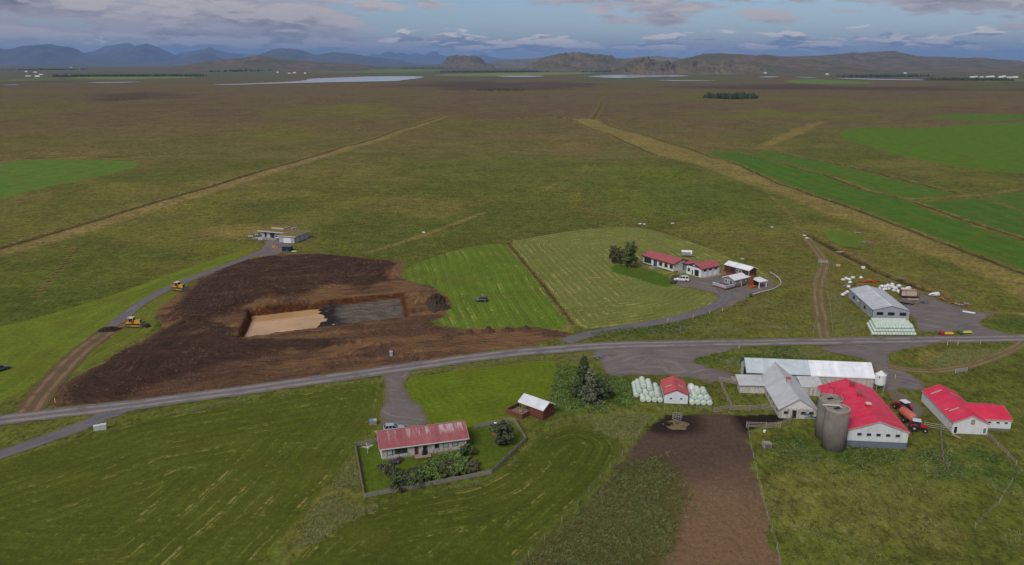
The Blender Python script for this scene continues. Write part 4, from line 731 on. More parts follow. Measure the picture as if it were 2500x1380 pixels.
for i, (x, y, rz, lb) in enumerate(((1.2, -.4, 30, 'leftmost tan garden chair on the summer cabin deck'), (1.9, -1.3, 100, 'tan garden chair nearest the deck wall of the summer cabin'), (2.6, -.5, 200, 'garden chair by the glass door of the summer cabin'))):
    q = thing('garden_chair', lb, 'chair', h.matrix_basis @ Vector((x, y, .26)), R(rz), 'chairs on the summer cabin deck'); cm = M('cane', (.38, .26, .15), .8)
    MB().box(-.27, .27, -.27, .27, .34, .44).build('seat', cm, q); MB().box(-.27, .27, .2, .28, .44, .95).build('backrest', cm, q)
    for a in (-.25, .2):
        for c_ in (-.25, .2): MB().box(a, a + .05, c_, c_ + .05, 0, .34).build('leg', cm, q)
# --- playhouse beside the bush
h = site('playhouse', 'tiny orange brown playhouse with white roof half hidden by the round bush', 'playhouse', *G(1199, 1063), -30)
b = FR(h, 2.8, 2.6, 1.6, 2.5, .15, th=0, zb=-.1); b.walls(M('play_orange', (.26, .085, .035), .75)); b.roof(MATS['white_roof'], fascia=WHITE2); b.door('L', .9, 1.7, .05, 1.4, WHITE2, GLASS, False)
# --- modern house with turf roof
h = site('turf_roof_house', 'flat grey concrete house with grass growing on its roof above the dug earth', 'house', *G(640, 580), 0)
h.rotation_euler = (0, 0, R(-22)); CGREY = WALL('house_grey', (.34, .345, .36), (.25, .25, .26), .35); TURF = M('turf', (.17, .125, .035), .95, .3, .8, dirt=(.10, .105, .03), dirt_amt=.7)
b = FR(h, 14, 11, 3, 3, 0); b.part('wall', CGREY, (0, 13, 0, 9, -.3, 2.9)); b.part('roof_slab', M('slab_grey', (.38, .385, .40), .8), (-1.2, 13.2, -1.3, 10, 2.92, 3.4)); b.part('roof_turf', TURF, (-.9, 12.9, -1.0, 9.7, 3.402, 3.55))
for u, v in ((1.5, 2.6), (4.6, 6.9), (8.4, 9.0), (10.6, 12.0)): b.window('F', u, v, .3, 2.5, TEAL, GLASS)
b.part('skylight_upstand', MATS['slab_grey'], (2.6, 9.0, 3.6, 4.0, 3.552, 4.1), (8.6, 9.0, 4.0, 9.0, 3.552, 4.1)); b.part('skylight_upstand', MATS['slab_grey'], (12.0, 12.4, 5.5, 9.0, 3.552, 4.1))
gw = FR(h, 9, 14, 3, 3, 0, 13.4, -5.2, R(6)); gw.part('garage_wall', CGREY, (0, 7.4, 0, 11.5, -.3, 2.7)); gw.part('garage_slab', MATS['slab_grey'], (-.4, 8.2, -.5, 12.3, 2.72, 3.15)); gw.part('garage_turf', TURF, (-.1, 7.9, -.2, 12.0, 3.152, 3.3))
gw.window('F', 2.2, 5.6, .02, 2.2, WHITE2, M('garage_white', (.60, .61, .64), .6), name='garage_door', inner='door_leaf'); 
for v in (1.2, 4.8, 8.6): gw.part('wall_panel', WALL('panel_pale', (.43, .44, .46), (.33, .33, .34), .3), (7.402, 7.5, v, v + 2.6, -.2, 2.65))
b.part('terrace', CONC, (-3, 9, -3.2, -.02, -.2, .12))
# ------------------------------------------------------------------ wrapped bales
def bale_mat(name, col, dark):
    t = NT(name, .38, .45); p = t.pos('object'); n = t.noise(p, 2.2, 4, .6); oi = t.nd('ShaderNodeObjectInfo')
    c = t.scale(t.mix(t.math('MULTIPLY', t.ss(n, .42, .68), .35), col, dark), t.lin(oi.outputs['Random'], 0, 1, .90, 1.05)); t.bump(t.noise(p, 6, 3), .35, .06); return t.color(c)
BALE = bale_mat('bale_wrap', (.47, .565, .50), (.36, .45, .38)); BALEW = bale_mat('bale_wrap_white', (.62, .635, .67), (.44, .45, .50))
def bale_mesh(r, l, seed, sag=.04):
    rr = random.Random(seed); m = MB(); prof = [(r * .5, -l / 2), (r * .80, -l / 2 + .015), (r * .93, -l / 2 + .07), (r, -l / 2 + .2), (r * 1.01, 0), (r, l / 2 - .2), (r * .93, l / 2 - .07), (r * .80, l / 2 - .015), (r * .5, l / 2)]
    m.lathe(prof, 18, 'x'); m.v = [(x + rr.uniform(-1, 1) * .012, y * (1 + rr.uniform(-1, 1) * .012) * (1 + sag * .5), z * (1 - sag) + rr.uniform(-1, 1) * .01) for x, y, z in m.v]
    return m.mesh('bale', None, True)
BM = [bale_mesh(.5, .82, k) for k in range(3)]; BMB = [bale_mesh(.66, 1.22, 10 + k) for k in range(3)]
for m in BM + BMB: m.materials.append(BALE)
BMW = [bale_mesh(.55, .95, 20 + k, .12) for k in range(3)]
for m in BMW: m.materials.append(BALEW)
def bale(me, loc, rz, label, group, tilt=(0, 0)):
    o = obj('round_bale', me, None, loc); o.rotation_euler = (tilt[0] + random.uniform(0, 6.28) * 0, tilt[1], rz); return prop(o, label, 'bale', group)
# big stack in front of the grey shed: rows along the shed front, three layers stepping in
o0 = Vector(G(2128, 820)).to_3d(); ux = (Vector(G(2240, 821)).to_3d() - o0).normalized(); uy = (Vector(G(2110, 783)).to_3d() - o0).normalized(); LEN = .83; ang = math.atan2(ux.y, ux.x)
ORD = ['first', 'second', 'third', 'fourth', 'fifth', 'sixth', 'seventh', 'eighth', 'ninth', 'tenth', 'eleventh', 'twelfth', 'thirteenth', 'fourteenth', 'fifteenth']
for lay, lab in ((0, 'bottom'), (1, 'middle'), (2, 'top')):
    nc, nr = 15 - lay, 10 - lay
    for r_ in range(nr):
        for c_ in range(nc - (1 if r_ > 2 and lay == 2 else 0)):
            if lay < 2 and r_ > 0 and 0 < c_ < nc - 1: continue      # buried inside the stack
            jl = random.uniform(-.05, .05); p = o0 + ux * ((c_ + .5 + lay * .55) * LEN + jl) + uy * ((r_ + .5 + lay * .55) * .99) + Vector((0, 0, .49 + lay * .83))
            row = 'front row' if r_ == 0 else ORD[r_] + ' row back'
            bale(random.choice(BM), p, ang + random.uniform(-.05, .05) + (math.pi if random.random() < .5 else 0), f'pale green bale, {ORD[c_]} from left in {row}, {lab} layer of the big stack', 'bales in the big stack by the steel shed')
# stacks left and right of the white outbuilding: rows pointing at the viewer
def stack(px, cols, deep, lab, grp, rot, skip=()):
    o0 = Vector(G(*px)).to_3d(); a = R(rot); ex = Vector((math.cos(a), math.sin(a), 0)); ey = Vector((-math.sin(a), math.cos(a), 0)); D = 1.30
    for lay, (c0, n) in enumerate(cols):
        for c_ in range(n):
            for d_ in range(deep[lay][c_] if isinstance(deep[lay], (list, tuple)) else deep[lay]):
                k = skip[lay][c_] if skip else 0
                p = o0 + ex * ((c0 + c_) * D + random.uniform(-.04, .04)) + ey * ((d_ + k + .5) * 1.24) + Vector((0, 0, .63 + lay * 1.08))
                bale(random.choice(BMB), p, a + math.pi / 2 + random.uniform(-.06, .06), f'mint bale {ORD[d_]} from the front, column {ORD[c_]} from left, {lab[lay]}', grp)
stack((1570, 983), [(-1, 5), (-.5, 4), (0.2, 2)], [[6, 6, 6, 6, 6], 5, 4], ['bottom layer, left stack', 'middle layer, left stack', 'top layer, left stack'], 'bales left of the white outbuilding', -4, [[2, 0, 0, 0, 0], [2, 1.2, .3, .3], [2.2, 1.2]])
stack((1690, 990), [(0, 4), (.5, 3), (1.0, 2)], [[3, 3, 3, 3], [3, 2, 2], [2, 2]], ['bottom layer, right stack', 'middle layer, right stack', 'top layer, right stack'], 'bales right of the white outbuilding', -5, [[0, .0, 0, 0], [.6, .3, .3], [.9, .7]])
x, y = G(1697, 955); bale(BMB[0], (x, y, .63), 1.3, 'single mint bale at the far end of the right stack', None)
x, y = G(1686, 960); m = MB().lathe([(.3, 0), (.85, .05), (1.0, .5), (.8, 1.0), (.75, 1.6), (.5, 2.0), (.15, 2.15)], 14); m.v = [(a * random.uniform(.85, 1.2) * 1.1, b * random.uniform(.85, 1.2) * 2.0, c) for a, b, c in m.v]
prop(m.build('plastic_heap', BALEW, None, True, (x + .2, y + .4, 0)), 'crumpled white plastic sheeting heaped behind the right bale stack', 'plastic')
# loose white bales piled behind the grey shed
for k in range(46):
    u = random.random(); px = 2146 + 78 * u + random.uniform(-3, 3); py = 703 + 14 * u + random.uniform(-8, 6) - 0; x, y = G(px, py); lay = 1 if k % 3 == 0 else 0
    bale(random.choice(BMW), (x, y, .5 + lay * .8), random.uniform(0, 6.28), 'white plastic wrapped bale in the loose heap behind the steel shed', 'loose white bales behind the shed', (random.uniform(-.4, .4), random.uniform(-.4, .4)))
for k, (px, py) in enumerate([(2058, 685), (2066, 682), (2073, 684), (2082, 680), (2075, 691), (2062, 719), (2068, 715), (2058, 722), (2072, 702), (2102, 680)]):
    x, y = G(px, py); m = MB().lathe([(.1, 0), (.6, .05), (.72, .35), (.5, .65), (.12, .8)], 9); rr = random.Random(k); m.v = [(a * rr.uniform(.7, 1.3), b * rr.uniform(.7, 1.4), c * rr.uniform(.7, 1.2)) for a, b, c in m.v]
    prop(m.build('plastic_bundle', BALEW, None, True, (x, y, 0)), 'crumpled bundle of white wrap lying left of the steel shed', 'plastic', 'bundles of plastic left of the shed')
# ------------------------------------------------------------------ vehicles
def wheel(parent, x, y, z, r, w, rim_mat, name='wheel'):
    o = MB().lathe([(r * .72, -w / 2), (r * .95, -w / 2), (r, -w * .3), (r, w * .3), (r * .95, w / 2), (r * .72, w / 2)], 20, 'y').build(name, RUBBER, parent, False, (x, y, z))
    MB().lathe([(r * .2, -w / 2 - .01), (r * .62, -w * .44), (r * .62, w * .44), (r * .2, w / 2 + .01)], 14, 'y').build('rim', rim_mat, o); return o
RIM = M('alloy', (.32, .33, .34), .4, .1, 1, .5)
LAMPR = M('red_lens', (.35, .015, .01), .3, .05); LAMPW = M('clear_lens', (.65, .65, .62), .2, .05)
def paint(name, col): return M(name, col, .28, .05, .3, .55)
def loft(sections, mat, name, parent):
    """closed hull through rectangular-ish sections: (x, half width low, half width high, z low, z mid, z high)"""
    m = MB(); V = []; n = 8
    for x, wl, wh, z0, zm, z1 in sections:
        V += [(x, -wl * .9, z0), (x, -wl, z0 + .12), (x, -wl, zm), (x, -wh, z1), (x, wh, z1), (x, wl, zm), (x, wl, z0 + .12), (x, wl * .9, z0)]
    F = []
    for i in range(len(sections) - 1):
        for k in range(n): F.append((i * n + k, i * n + (k + 1) % n, (i + 1) * n + (k + 1) % n, (i + 1) * n + k))
    e = (len(sections) - 1) * n; F += [tuple(range(n))[::-1], tuple(range(e, e + n))]; return m.add(V, F).build(name, mat, parent)
def car(name, label, cat, px, heading, col, L=4.3, W=1.75, Hh=1.5, kind='hatch', group=None, z=0.06):
    x, y = G(*px); r = thing(name, label, cat, (x, y, z), R(heading), group); w = W / 2; P_ = paint('paint_' + ''.join('%02d' % int(c * 99) for c in col), col); a = -L / 2
    gnd = .24; belt = Hh * .58
    loft([(a, w * .86, w * .82, gnd + .12, belt * .80, belt * .95), (a + .15, w * .97, w * .9, gnd, belt * .85, belt), (a + L * .5, w, w * .92, gnd, belt * .86, belt), (a + L * .74, w, w * .9, gnd, belt * .82, belt * .96), (a + L * .93, w * .93, w * .8, gnd + .03, belt * .70, belt * .80), (a + L, w * .75, w * .65, gnd + .14, belt * .55, belt * .66)], P_, 'body', r)
    rear = {'hatch': .03, 'suv': .02, 'pickup': .02}[kind]; xs = (a + L * rear, a + L * (rear + (.10 if kind == 'hatch' else .05)), a + L * .50, a + L * .70); iw = w * .78
    cab = MB().add([(xs[0], -w * .9, belt - .02), (xs[3], -w * .9, belt - .06), (xs[3], w * .9, belt - .06), (xs[0], w * .9, belt - .02), (xs[1], -iw, Hh - .04), (xs[2], -iw, Hh - .04), (xs[2], iw, Hh - .04), (xs[1], iw, Hh - .04)], [(0, 3, 2, 1), (4, 5, 6, 7), (0, 1, 5, 4), (1, 2, 6, 5), (2, 3, 7, 6), (3, 0, 4, 7)])
    cab.build('windows', GLASS, r); MB().box(xs[1] - .08, xs[2] + .06, -iw - .02, iw + .02, Hh - .05, Hh, .06, .06).build('roof_panel', P_, r)
    pil = MB()
    for s in (-1, 1):
        for t0 in ((xs[0], xs[1]), (xs[3], xs[2]), (a + L * .42, a + L * .42), (a + L * .25, a + L * .25)):
            pil.tube([(t0[0], s * (w * .9 + .005), belt - .03), (t0[1], s * (iw + .005), Hh - .04)], .045 if kind != 'pickup' or t0[0] > a + L * .3 else .09, 4)
    pil.build('pillars', P_, r)
    for s in (-1, 1):
        for fx in (.19, .80): wheel(r, a + L * fx, s * (w - .10), .33, .33, .22, RIM)
        MB().box(a - .01, a + .06, s * w * .58 - .14, s * w * .58 + .14, belt * .68, belt * .92).build('tail_light', LAMPR, r); MB().box(a + L - .13, a + L - .015, s * w * .52 - .14, s * w * .52 + .14, belt * .56, belt * .66).build('headlight', LAMPW, r)
        MB().box(a + L * .66, a + L * .70, s * (w + .1) - .08, s * (w + .1) + .08, belt - .02, belt + .14).build('mirror', P_, r)
    MB().box(a - .04, a + .02, -w * .8, w * .8, gnd + .05, gnd + .2).build('bumper', BLACK, r); MB().box(a + L - .06, a + L + .03, -w * .6, w * .6, gnd + .12, gnd + .22).build('bumper', BLACK, r)
    MB().box(a - .055, a - .042, -.26, .26, gnd + .25, gnd + .36).build('number_plate', WHITE2, r); return r
car('pickup_truck', 'white pickup with canopy parked in front of the farmhouse', 'pickup', (1663, 686), 172, (.62, .63, .64), 5.3, 1.85, 1.85, 'pickup')
car('parked_car', 'dark purple blue hatchback parked on the mown meadow', 'car', (1176, 736), 176, (.028, .018, .045), 4.0, 1.7, 1.5)
car('parked_car', 'silver car parked behind the bungalow roof', 'car', (962, 1051), 12, (.30, .34, .39), 4.4, 1.75, 1.45)
car('parked_car', 'dark blue car cut off by the left edge of the picture', 'car', (2, 905), 60, (.06, .09, .13), 4.2, 1.72, 1.5)
car('parked_suv', 'white sport utility vehicle beside the turf roofed house', 'car', (682, 582), 80, (.60, .61, .62), 4.6, 1.85, 1.75, 'suv')
x, y = G(1676, 626); r = thing('horse_trailer', 'white roofed livestock trailer parked behind the farmhouse', 'trailer', (x, y, 0), R(-8)); ALU = M('aluminium', (.28, .285, .29), .45, .15, 3)
MB().box(-2.0, 2.0, -.95, .95, .55, 1.45).build('lower_body', ALU, r); MB().box(-2.0, 2.0, -.94, .94, 1.452, 1.85).build('vent_band', M('vent_dark_grey', (.10, .105, .11), .6), r)
MB().prism_x([(-1.0, 1.852), (1.0, 1.852), (.9, 2.35), (0, 2.5), (-.9, 2.35)], -2.05, 2.05).build('canopy', WHITE2, r); MB().box(1.5, 2.03, -.97, -.5, 1.2, 1.84).build('door_panel', WHITE2, r)
for k in (-.8, 0, .8):
    for s in (-1, 1): wheel(r, k, s * .98, .36, .36, .22, RIM)
MB().tube([(2.0, -.6, .5), (3.3, 0, .5)], .06).tube([(2.0, .6, .5), (3.3, 0, .5)], .06).build('drawbar', STEEL, r)
YEL = M('machine_yellow', (.52, .27, .025), .5, .15, 1.5, dirt=(.20, .12, .06), dirt_amt=.6); MUDDY = M('muddy_steel', (.15, .095, .055), .85, .3, 2)
def dozer(label, px, heading, z, exhaust=True):
    x, y = G(*px); r = thing('bulldozer', label, 'bulldozer', (x, y, z), R(heading), 'bulldozers')
    for s in (-1, 1):
        ya, yb = (s * 1.1 - .3, s * 1.1 + .3); pts = [(-1.9 - .42 * math.cos(t) * 1.0, .5 + .45 * math.sin(t)) for t in np.linspace(-math.pi / 2, math.pi / 2, 7)][::1]
        prof = [(-1.75 - .45 * math.sin(t), .5 - .45 * math.cos(t)) for t in np.linspace(0, math.pi, 8)] + [(1.45 + .45 * math.sin(t), .5 + .45 * math.cos(t)) for t in np.linspace(0, math.pi, 8)]
        tk = MB().prism_y(prof, ya, yb).build('track', M('track_steel', (.045, .035, .03), .9, .3, 4), r); prof2 = [(-1.75 - .30 * math.sin(t), .5 - .30 * math.cos(t)) for t in np.linspace(0, math.pi, 8)] + [(1.45 + .30 * math.sin(t), .5 + .30 * math.cos(t)) for t in np.linspace(0, math.pi, 8)]
        MB().prism_y(prof2, ya - .03 if s < 0 else yb + .002, ya - .002 if s < 0 else yb + .03).build('track_frame', MUDDY, tk)
        for k in range(16): xx = -1.9 + k * .23; MB().box(xx, xx + .07, ya - .01, yb + .01, .951, 1.0).build('grouser', MATS['track_steel'], tk)
        MB().box(-.2, 2.35, s * 1.52 - .09, s * 1.52 + .09, .35, .6).build('push_arm', YEL, r)
    MB().box(-1.9, 1.9, -.75, .75, .55, 1.15).build('chassis', YEL, r); MB().box(.15, 1.95, -.55, .55, 1.15, 1.95, .05, .05).build('engine_hood', YEL, r); MB().box(1.96, 2.0, -.45, .45, 1.2, 1.85).build('grille', BLACK, r)
    MB().box(-1.95, -.2, -1.2, 1.2, 1.05, 1.45).build('fender_deck', YEL, r)
    cb = MB().box(-1.35, .1, -.72, .72, 1.45, 2.55, .1, .06).build('cab', M('cab_glass', (.02, .03, .045), .15, .2), r); MB().box(-1.5, .15, -.8, .8, 2.552, 2.75, .08, .08).build('cab_roof', M('cab_roof_pale', (.50, .44, .34), .6), cb)
    for sx_ in (-1.32, .02):
        for sy in (-.7, .7): MB().box(sx_ - .06, sx_ + .06, sy - .06, sy + .06, 1.45, 2.56).build('cab_post', YEL, cb)
    if exhaust: MB().tube([(1.0, .25, 1.9), (1.0, .25, 2.7)], .06).build('exhaust', BLACK, r)
    prof = [(2.35 + .28 * (1 - math.cos(t)) , .15 + 1.15 * k / 6) for k, t in enumerate(np.linspace(-.9, 1.0, 7))]; bl = [(a, b) for a, b in prof] + [(a + .10, b) for a, b in prof[::-1]]
    MB().prism_y(bl, -1.75, 1.75).build('blade', M('blade_steel', (.26, .25, .24), .5, .3, 2), r)
    for s in (-1, 1): MB().tube([(1.6, s * .5, 1.6), (2.35, s * .6, .9)], .06).build('lift_cylinder', STEEL, r)
    MB().box(-2.6, -2.25, -.6, .6, .55, .95).box(-2.25, -1.9, -.15, .15, .6, .85).box(-2.55, -2.4, -.08, .08, .1, .55).build('ripper', MUDDY, r); return r
dozer('yellow bulldozer with raised black soil at its blade beside the earth track', (329, 797), -2, .12)
MB_ = MB().lathe([(.1, 0), (.8, .1), (.75, .6), (.35, .95), (.05, 1.05)], 10); x, y = G(355, 799); prop(MB_.build('soil_load', M('peat', (.022, .014, .010), .95, .3, 2, bump=.5), None, False, (x + .5, y + .2, 0)), 'black soil heaped in front of the nearer bulldozer blade', 'soil')
dozer('yellow bulldozer working beside the turf house drive, further away', (439, 709), -22, .25, False)
TRED = M('tractor_red', (.30, .022, .022), .45, .12); TDARK = M('tractor_dark', (.02, .018, .018), .6, .2)
def tractor(label, px, heading, sc, roof, loader=False):
    x, y = G(*px); r = thing('tractor', label, 'tractor', (x, y, .05), R(heading), 'tractors'); r.scale = (sc,) * 3
    for s in (-1, 1):
        wheel(r, -.85, s * .92, .86, .86, .5, M('wheel_pale', (.36, .35, .34), .6)); wheel(r, 1.45, s * .85, .58, .58, .4, MATS['wheel_pale'])
        MB().prism_y([(-1.75, 1.3), (-1.4, 1.78), (-.5, 1.82), (-.05, 1.35), (-.2, 1.3), (-.6, 1.68), (-1.3, 1.66), (-1.6, 1.25)], s * .95 - .28, s * .95 + .28).build('fender', TRED, r)
    MB().box(-1.3, 1.9, -.35, .35, .6, 1.1).build('chassis', TDARK, r); MB().prism_y([(.35, 1.1), (2.1, 1.0), (2.15, 1.35), (1.8, 1.55), (.35, 1.75)], -.4, .4).build('hood', TRED, r)
    cb = MB().box(-1.2, .4, -.68, .68, 1.15, 2.5, .1, .08).build('cab', MATS['cab_glass'], r); MB().box(-1.35, .5, -.78, .78, 2.502, 2.68, .08, .08).build('cab_roof', roof, cb)
    for a in (-1.15, .3):
        for c_ in (-.64, .64): MB().tube([(a, c_, 1.2), (a * .92, c_ * .92, 2.5)], .05, 4).build('cab_post', TDARK, cb)
    MB().tube([(.5, .5, 1.3), (.5, .5, 2.4)], .05).build('exhaust', TDARK, r)
    if loader:
        for s in (-1, 1): MB().tube([(.1, s * .62, 1.7), (1.6, s * .62, 1.5), (2.7, s * .62, .7)], .08, 5).build('loader_arm', TRED, r)
        MB().prism_y([(2.7, .2), (3.4, .15), (3.35, .25), (2.85, .35), (2.8, .9), (2.7, .9)], -1.0, 1.0).build('bucket', TRED, r)
    MB().box(-2.0, -1.5, -.45, .45, .5, .8).build('hitch', TDARK, r); return r
tractor('red tractor with white cab roof and front loader coupled to the slurry tanker', (2203, 1004), 103, .98, M('tr_roof_white', (.58, .60, .63), .4, .05), True)
tractor('red tractor with pale blue roof by the corner of the red barn', (2240, 1052), -22, .92, M('tr_roof_blue', (.46, .52, .57), .4, .05))
x, y = G(2214, 1030); r = thing('slurry_tanker', 'faded red slurry tanker between the two tractors', 'tanker', (x, y, .05), R(97)); SAL = M('salmon_red', (.46, .12, .085), .5, .15, 1, dirt=(.30, .12, .09), dirt_amt=.4)
MB().T(0, 0, 1.75).lathe([(.2, -2.3), (.75, -2.2), (.95, -1.9), (.97, 0), (.95, 1.9), (.75, 2.2), (.2, 2.3)], 22, 'x').build('tank', SAL, r, True)
for s in (-1, 1): wheel(r, -.4, s * 1.0, .62, .62, .45, MATS['wheel_pale'])
MB().box(-2.2, 2.2, -.35, .35, .55, .8).build('chassis', TDARK, r); MB().tube([(2.2, 0, .7), (3.4, 0, .6)], .09).build('drawbar', TDARK, r); MB().box(-2.75, -2.32, -.4, .4, .5, 1.5).build('pump', M('pump_red', (.36, .07, .05), .6), r); MB().tube([(-2.5, .2, 1.4), (-2.7, .25, 2.7)], .09).build('hose_mast', M('mast_blue', (.25, .34, .42), .5), r)
# implements beside the road
def implement(label, px, heading, c1, c2):
    x, y = G(*px); r = thing('mower_implement', label, 'mower', (x, y, 0), R(heading), 'parked mowers'); MB().box(-1.9, -.7, -.55, .55, .3, 1.0, .15, .1).build('gearbox_guard', c1, r)
    MB().prism_x([(-.5, .35), (.5, .35), (.42, .75), (-.42, .75)], -.69, 1.9).build('cutter_cover', c2, r); MB().tube([(-1.9, 0, .6), (-2.6, .1, .5)], .08).build('hitch', TDARK, r); MB().box(-1.6, 1.8, -.58, -.5, .0, .3).build('skid', TDARK, r)
implement('red and yellow mower lying on the grass by the main road', (2310, 818), 2, M('impl_red', (.30, .02, .02), .5), M('impl_yellow', (.60, .38, .03), .5))
implement('green and yellow mower nearest the road junction', (2355, 815), 4, M('impl_green', (.03, .15, .05), .5), M('impl_lime', (.45, .47, .10), .5))
# ------------------------------------------------------------------ fences and small things
def fence(name, label, px, mat, rails=3, hgt=1.2, step=2.6, lean=.04, rail_h=.12, closed=False, pickets=0, wire=False, group=None):
    pts = resample(GP(px), step); x0, y0 = pts[0]; r = thing(name, label, 'gate' if name == 'gate' else 'fence', (x0, y0, 0), 0, group); pw_ = .04 if wire else .06; post = MB().box(-pw_, pw_, -pw_, pw_, -.3, hgt + .1).mesh('post', mat)
    P3 = [Vector((x - x0, y - y0, hz(x, y))) for x, y in pts]
    for p in P3: q = obj('post', post, r, p); q.rotation_euler = (random.uniform(-lean, lean), random.uniform(-lean, lean), 0)
    for i, (a, b) in enumerate(zip(P3, P3[1:])):
        d = b - a; L = d.length; an = math.atan2(d.y, d.x)
        if wire: continue
        for k in range(rails):
            z = hgt * (k + .6) / rails + random.uniform(-.03, .03); m = MB().box(-.05, L + .05, .062, .10, z - rail_h / 2, z + rail_h / 2 + .0); q = m.build('rail', mat, r); q.location = a; q.rotation_euler = (0, random.uniform(-.015, .015), an)
        if pickets:
            m = MB(); n = int(L / pickets)
            for k in range(n): hh = hgt + random.uniform(-.06, .06); m.box(k * pickets, k * pickets + pickets * .72, -.10, -.064, .08, hh)
            q = m.build('picket_panel', mat, r); q['kind'] = 'stuff'; q.location = a; q.rotation_euler = (0, 0, an)
    if wire:
        m = MB()
        for z in (.35, .7, 1.05): m.tube([tuple(p + Vector((0, 0, z))) for p in P3], .007, 3)
        q = m.build('wire', STEEL, r); q['kind'] = 'stuff'
    return r
PICK = M('picket_grey', (.235, .215, .195), .9, .3, 2, dirt=(.13, .12, .10), dirt_amt=.4); CORRAL = M('corral_wood', (.30, .26, .22), .9, .3, 2, dirt=(.15, .12, .10), dirt_amt=.5)
fence('picket_fence', 'weathered grey picket fence along the front of the bungalow garden', [(868, 1092), (890, 1216), (1000, 1196), (1200, 1158), (1284, 1077), (1256, 1032), (1240, 1030)], PICK, 2, 1.0, 2.4, pickets=.2, rail_h=.08)
fence('picket_fence', 'short picket fence between the bungalow and the round bush', [(1160, 1046), (1200, 1038), (1238, 1031)], PICK, 2, 1.0, 2.2, pickets=.2, rail_h=.08)
fence('picket_fence', 'short picket fence left of the bungalow', [(868, 1091), (893, 1086), (924, 1078)], PICK, 2, 1.0, 2.2, pickets=.2, rail_h=.08)
fence('corral_fence', 'wooden rail fence on the upper and left sides of the grassy corral', [(1822, 943), (1790, 937), (1756, 932), (1768, 962), (1784, 995)], CORRAL, 4, 1.35)
fence('corral_fence', 'long wooden rail fence between the corral and the muddy paddock', [(1744, 1008), (1784, 1002), (1830, 1004), (1862, 1000), (1895, 1004)], CORRAL, 4, 1.35)
fence('corral_fence', 'curved wooden rail fence around the dark muck pen', [(1822, 1044), (1870, 1046), (1905, 1045), (1928, 1034), (1940, 1018)], CORRAL, 4, 1.35)
fence('yard_fence', 'wooden fence between the tractors and the right red roofed shed', [(2256, 1043), (2296, 1050), (2322, 1056)], CORRAL, 3, 1.3)
fence('yard_fence', 'rickety wooden fence running down from the right shed', [(2411, 1066), (2436, 1092), (2460, 1115), (2480, 1136)], CORRAL, 3, 1.0, lean=.12)
fence('yard_fence', 'thin old fence dropping down the grass below the tractors', [(2296, 1052), (2298, 1100), (2302, 1130), (2314, 1146)], OLDWOOD, 2, 1.0, 2.0, lean=.12)
fence('ramp_fence', 'grey loading ramp rails between the white roof and the red barn', [(2096, 938), (2120, 942), (2150, 950), (2155, 962)], CORRAL, 5, 2.0, 1.8)
fence('gate', 'pale metal gate across the field track', [(1998, 641), (2020, 643)], STEEL, 4, 1.2, 4)
fence('gate', 'grey gate by the track above the right red shed', [(2332, 912), (2360, 908)], STEEL, 4, 1.2, 4)
POSTM = M('fence_post_pale', (.25, .235, .20), .9, .2)
fence('wire_fence', 'wire fence along the left side of the muddy paddock', [(1608, 1006), (1575, 1040), (1545, 1085), (1490, 1145), (1410, 1235), (1330, 1320), (1250, 1405)], POSTM, wire=True, hgt=1.1, step=4.5, lean=.1)
fence('wire_fence', 'wire fence along the right side of the muddy paddock', [(1826, 1048), (1834, 1095), (1850, 1170), (1872, 1260), (1896, 1340), (1912, 1420)], POSTM, wire=True, hgt=1.1, step=3.4, lean=.1)
fence('wire_fence', 'wire fence on the left side of the field track', [(1985, 815), (1996, 770), (1986, 700), (1998, 645)], POSTM, wire=True, hgt=1.1, step=5, lean=.08)
fence('wire_fence', 'wire fence on the right side of the field track', [(2033, 815), (2026, 750), (2014, 690), (2024, 645)], POSTM, wire=True, hgt=1.1, step=5, lean=.08)
fence('wire_fence', 'wire fence through the grass between the drive and the main road', [(1660, 808), (1720, 806), (1850, 803), (1990, 806)], POSTM, wire=True, hgt=1.1, step=7, lean=.08)
fence('wire_fence', 'wire fence between the small outbuilding and the paddock', [(1622, 1004), (1660, 1002), (1700, 1002), (1742, 1006)], POSTM, wire=True, hgt=1.1, step=3.5)
fence('wire_fence', 'wire fence along the bottom of the long grass at the right', [(2380, 1290), (2440, 1230), (2470, 1180)], POSTM, wire=True, hgt=1.1, step=6)
YPOST = MB().box(-.07, .07, -.05, .05, -.2, 1.1).mesh('marker_post', M('marker_yellow', (.55, .42, .22), .6, .1)); 
for k, (px, py, lb) in enumerate([(1630, 786, 'yellow marker post on the drive nearest the junction'), (1692, 776, 'second yellow marker post up the farmhouse drive'), (1732, 767, 'third yellow marker post up the farmhouse drive'), (1764, 760, 'yellow marker post at the bend of the farmhouse drive'), (1804, 853, 'yellow marker post beside the main road above the long barn'), (2313, 843, 'leftmost yellow marker post below the main road at right'), (2338, 843, 'yellow marker post second along the road above the right shed'), (2185, 925, 'yellow marker post on the grass near the feed silo'), (2393, 841, 'yellow marker post nearest the right end of the road'), (135, 983, 'yellow marker post at the mouth of the earth track')]):
    x, y = G(px, py); prop(obj('marker_post', YPOST, None, (x, y, 0)), lb, 'post', 'road marker posts')
def boxy(name, label, cat, px, heading, parts, z=0, group=None):
    x, y = G(*px); r = thing(name, label, cat, (x, y, z), R(heading), group)
    for nm, mat, bx in parts: MB().box(*bx).build(nm, mat, r)
    return r
GB = M('box_grey', (.40, .43, .46), .5, .08); LB = M('box_lid', (.52, .56, .60), .5, .06)
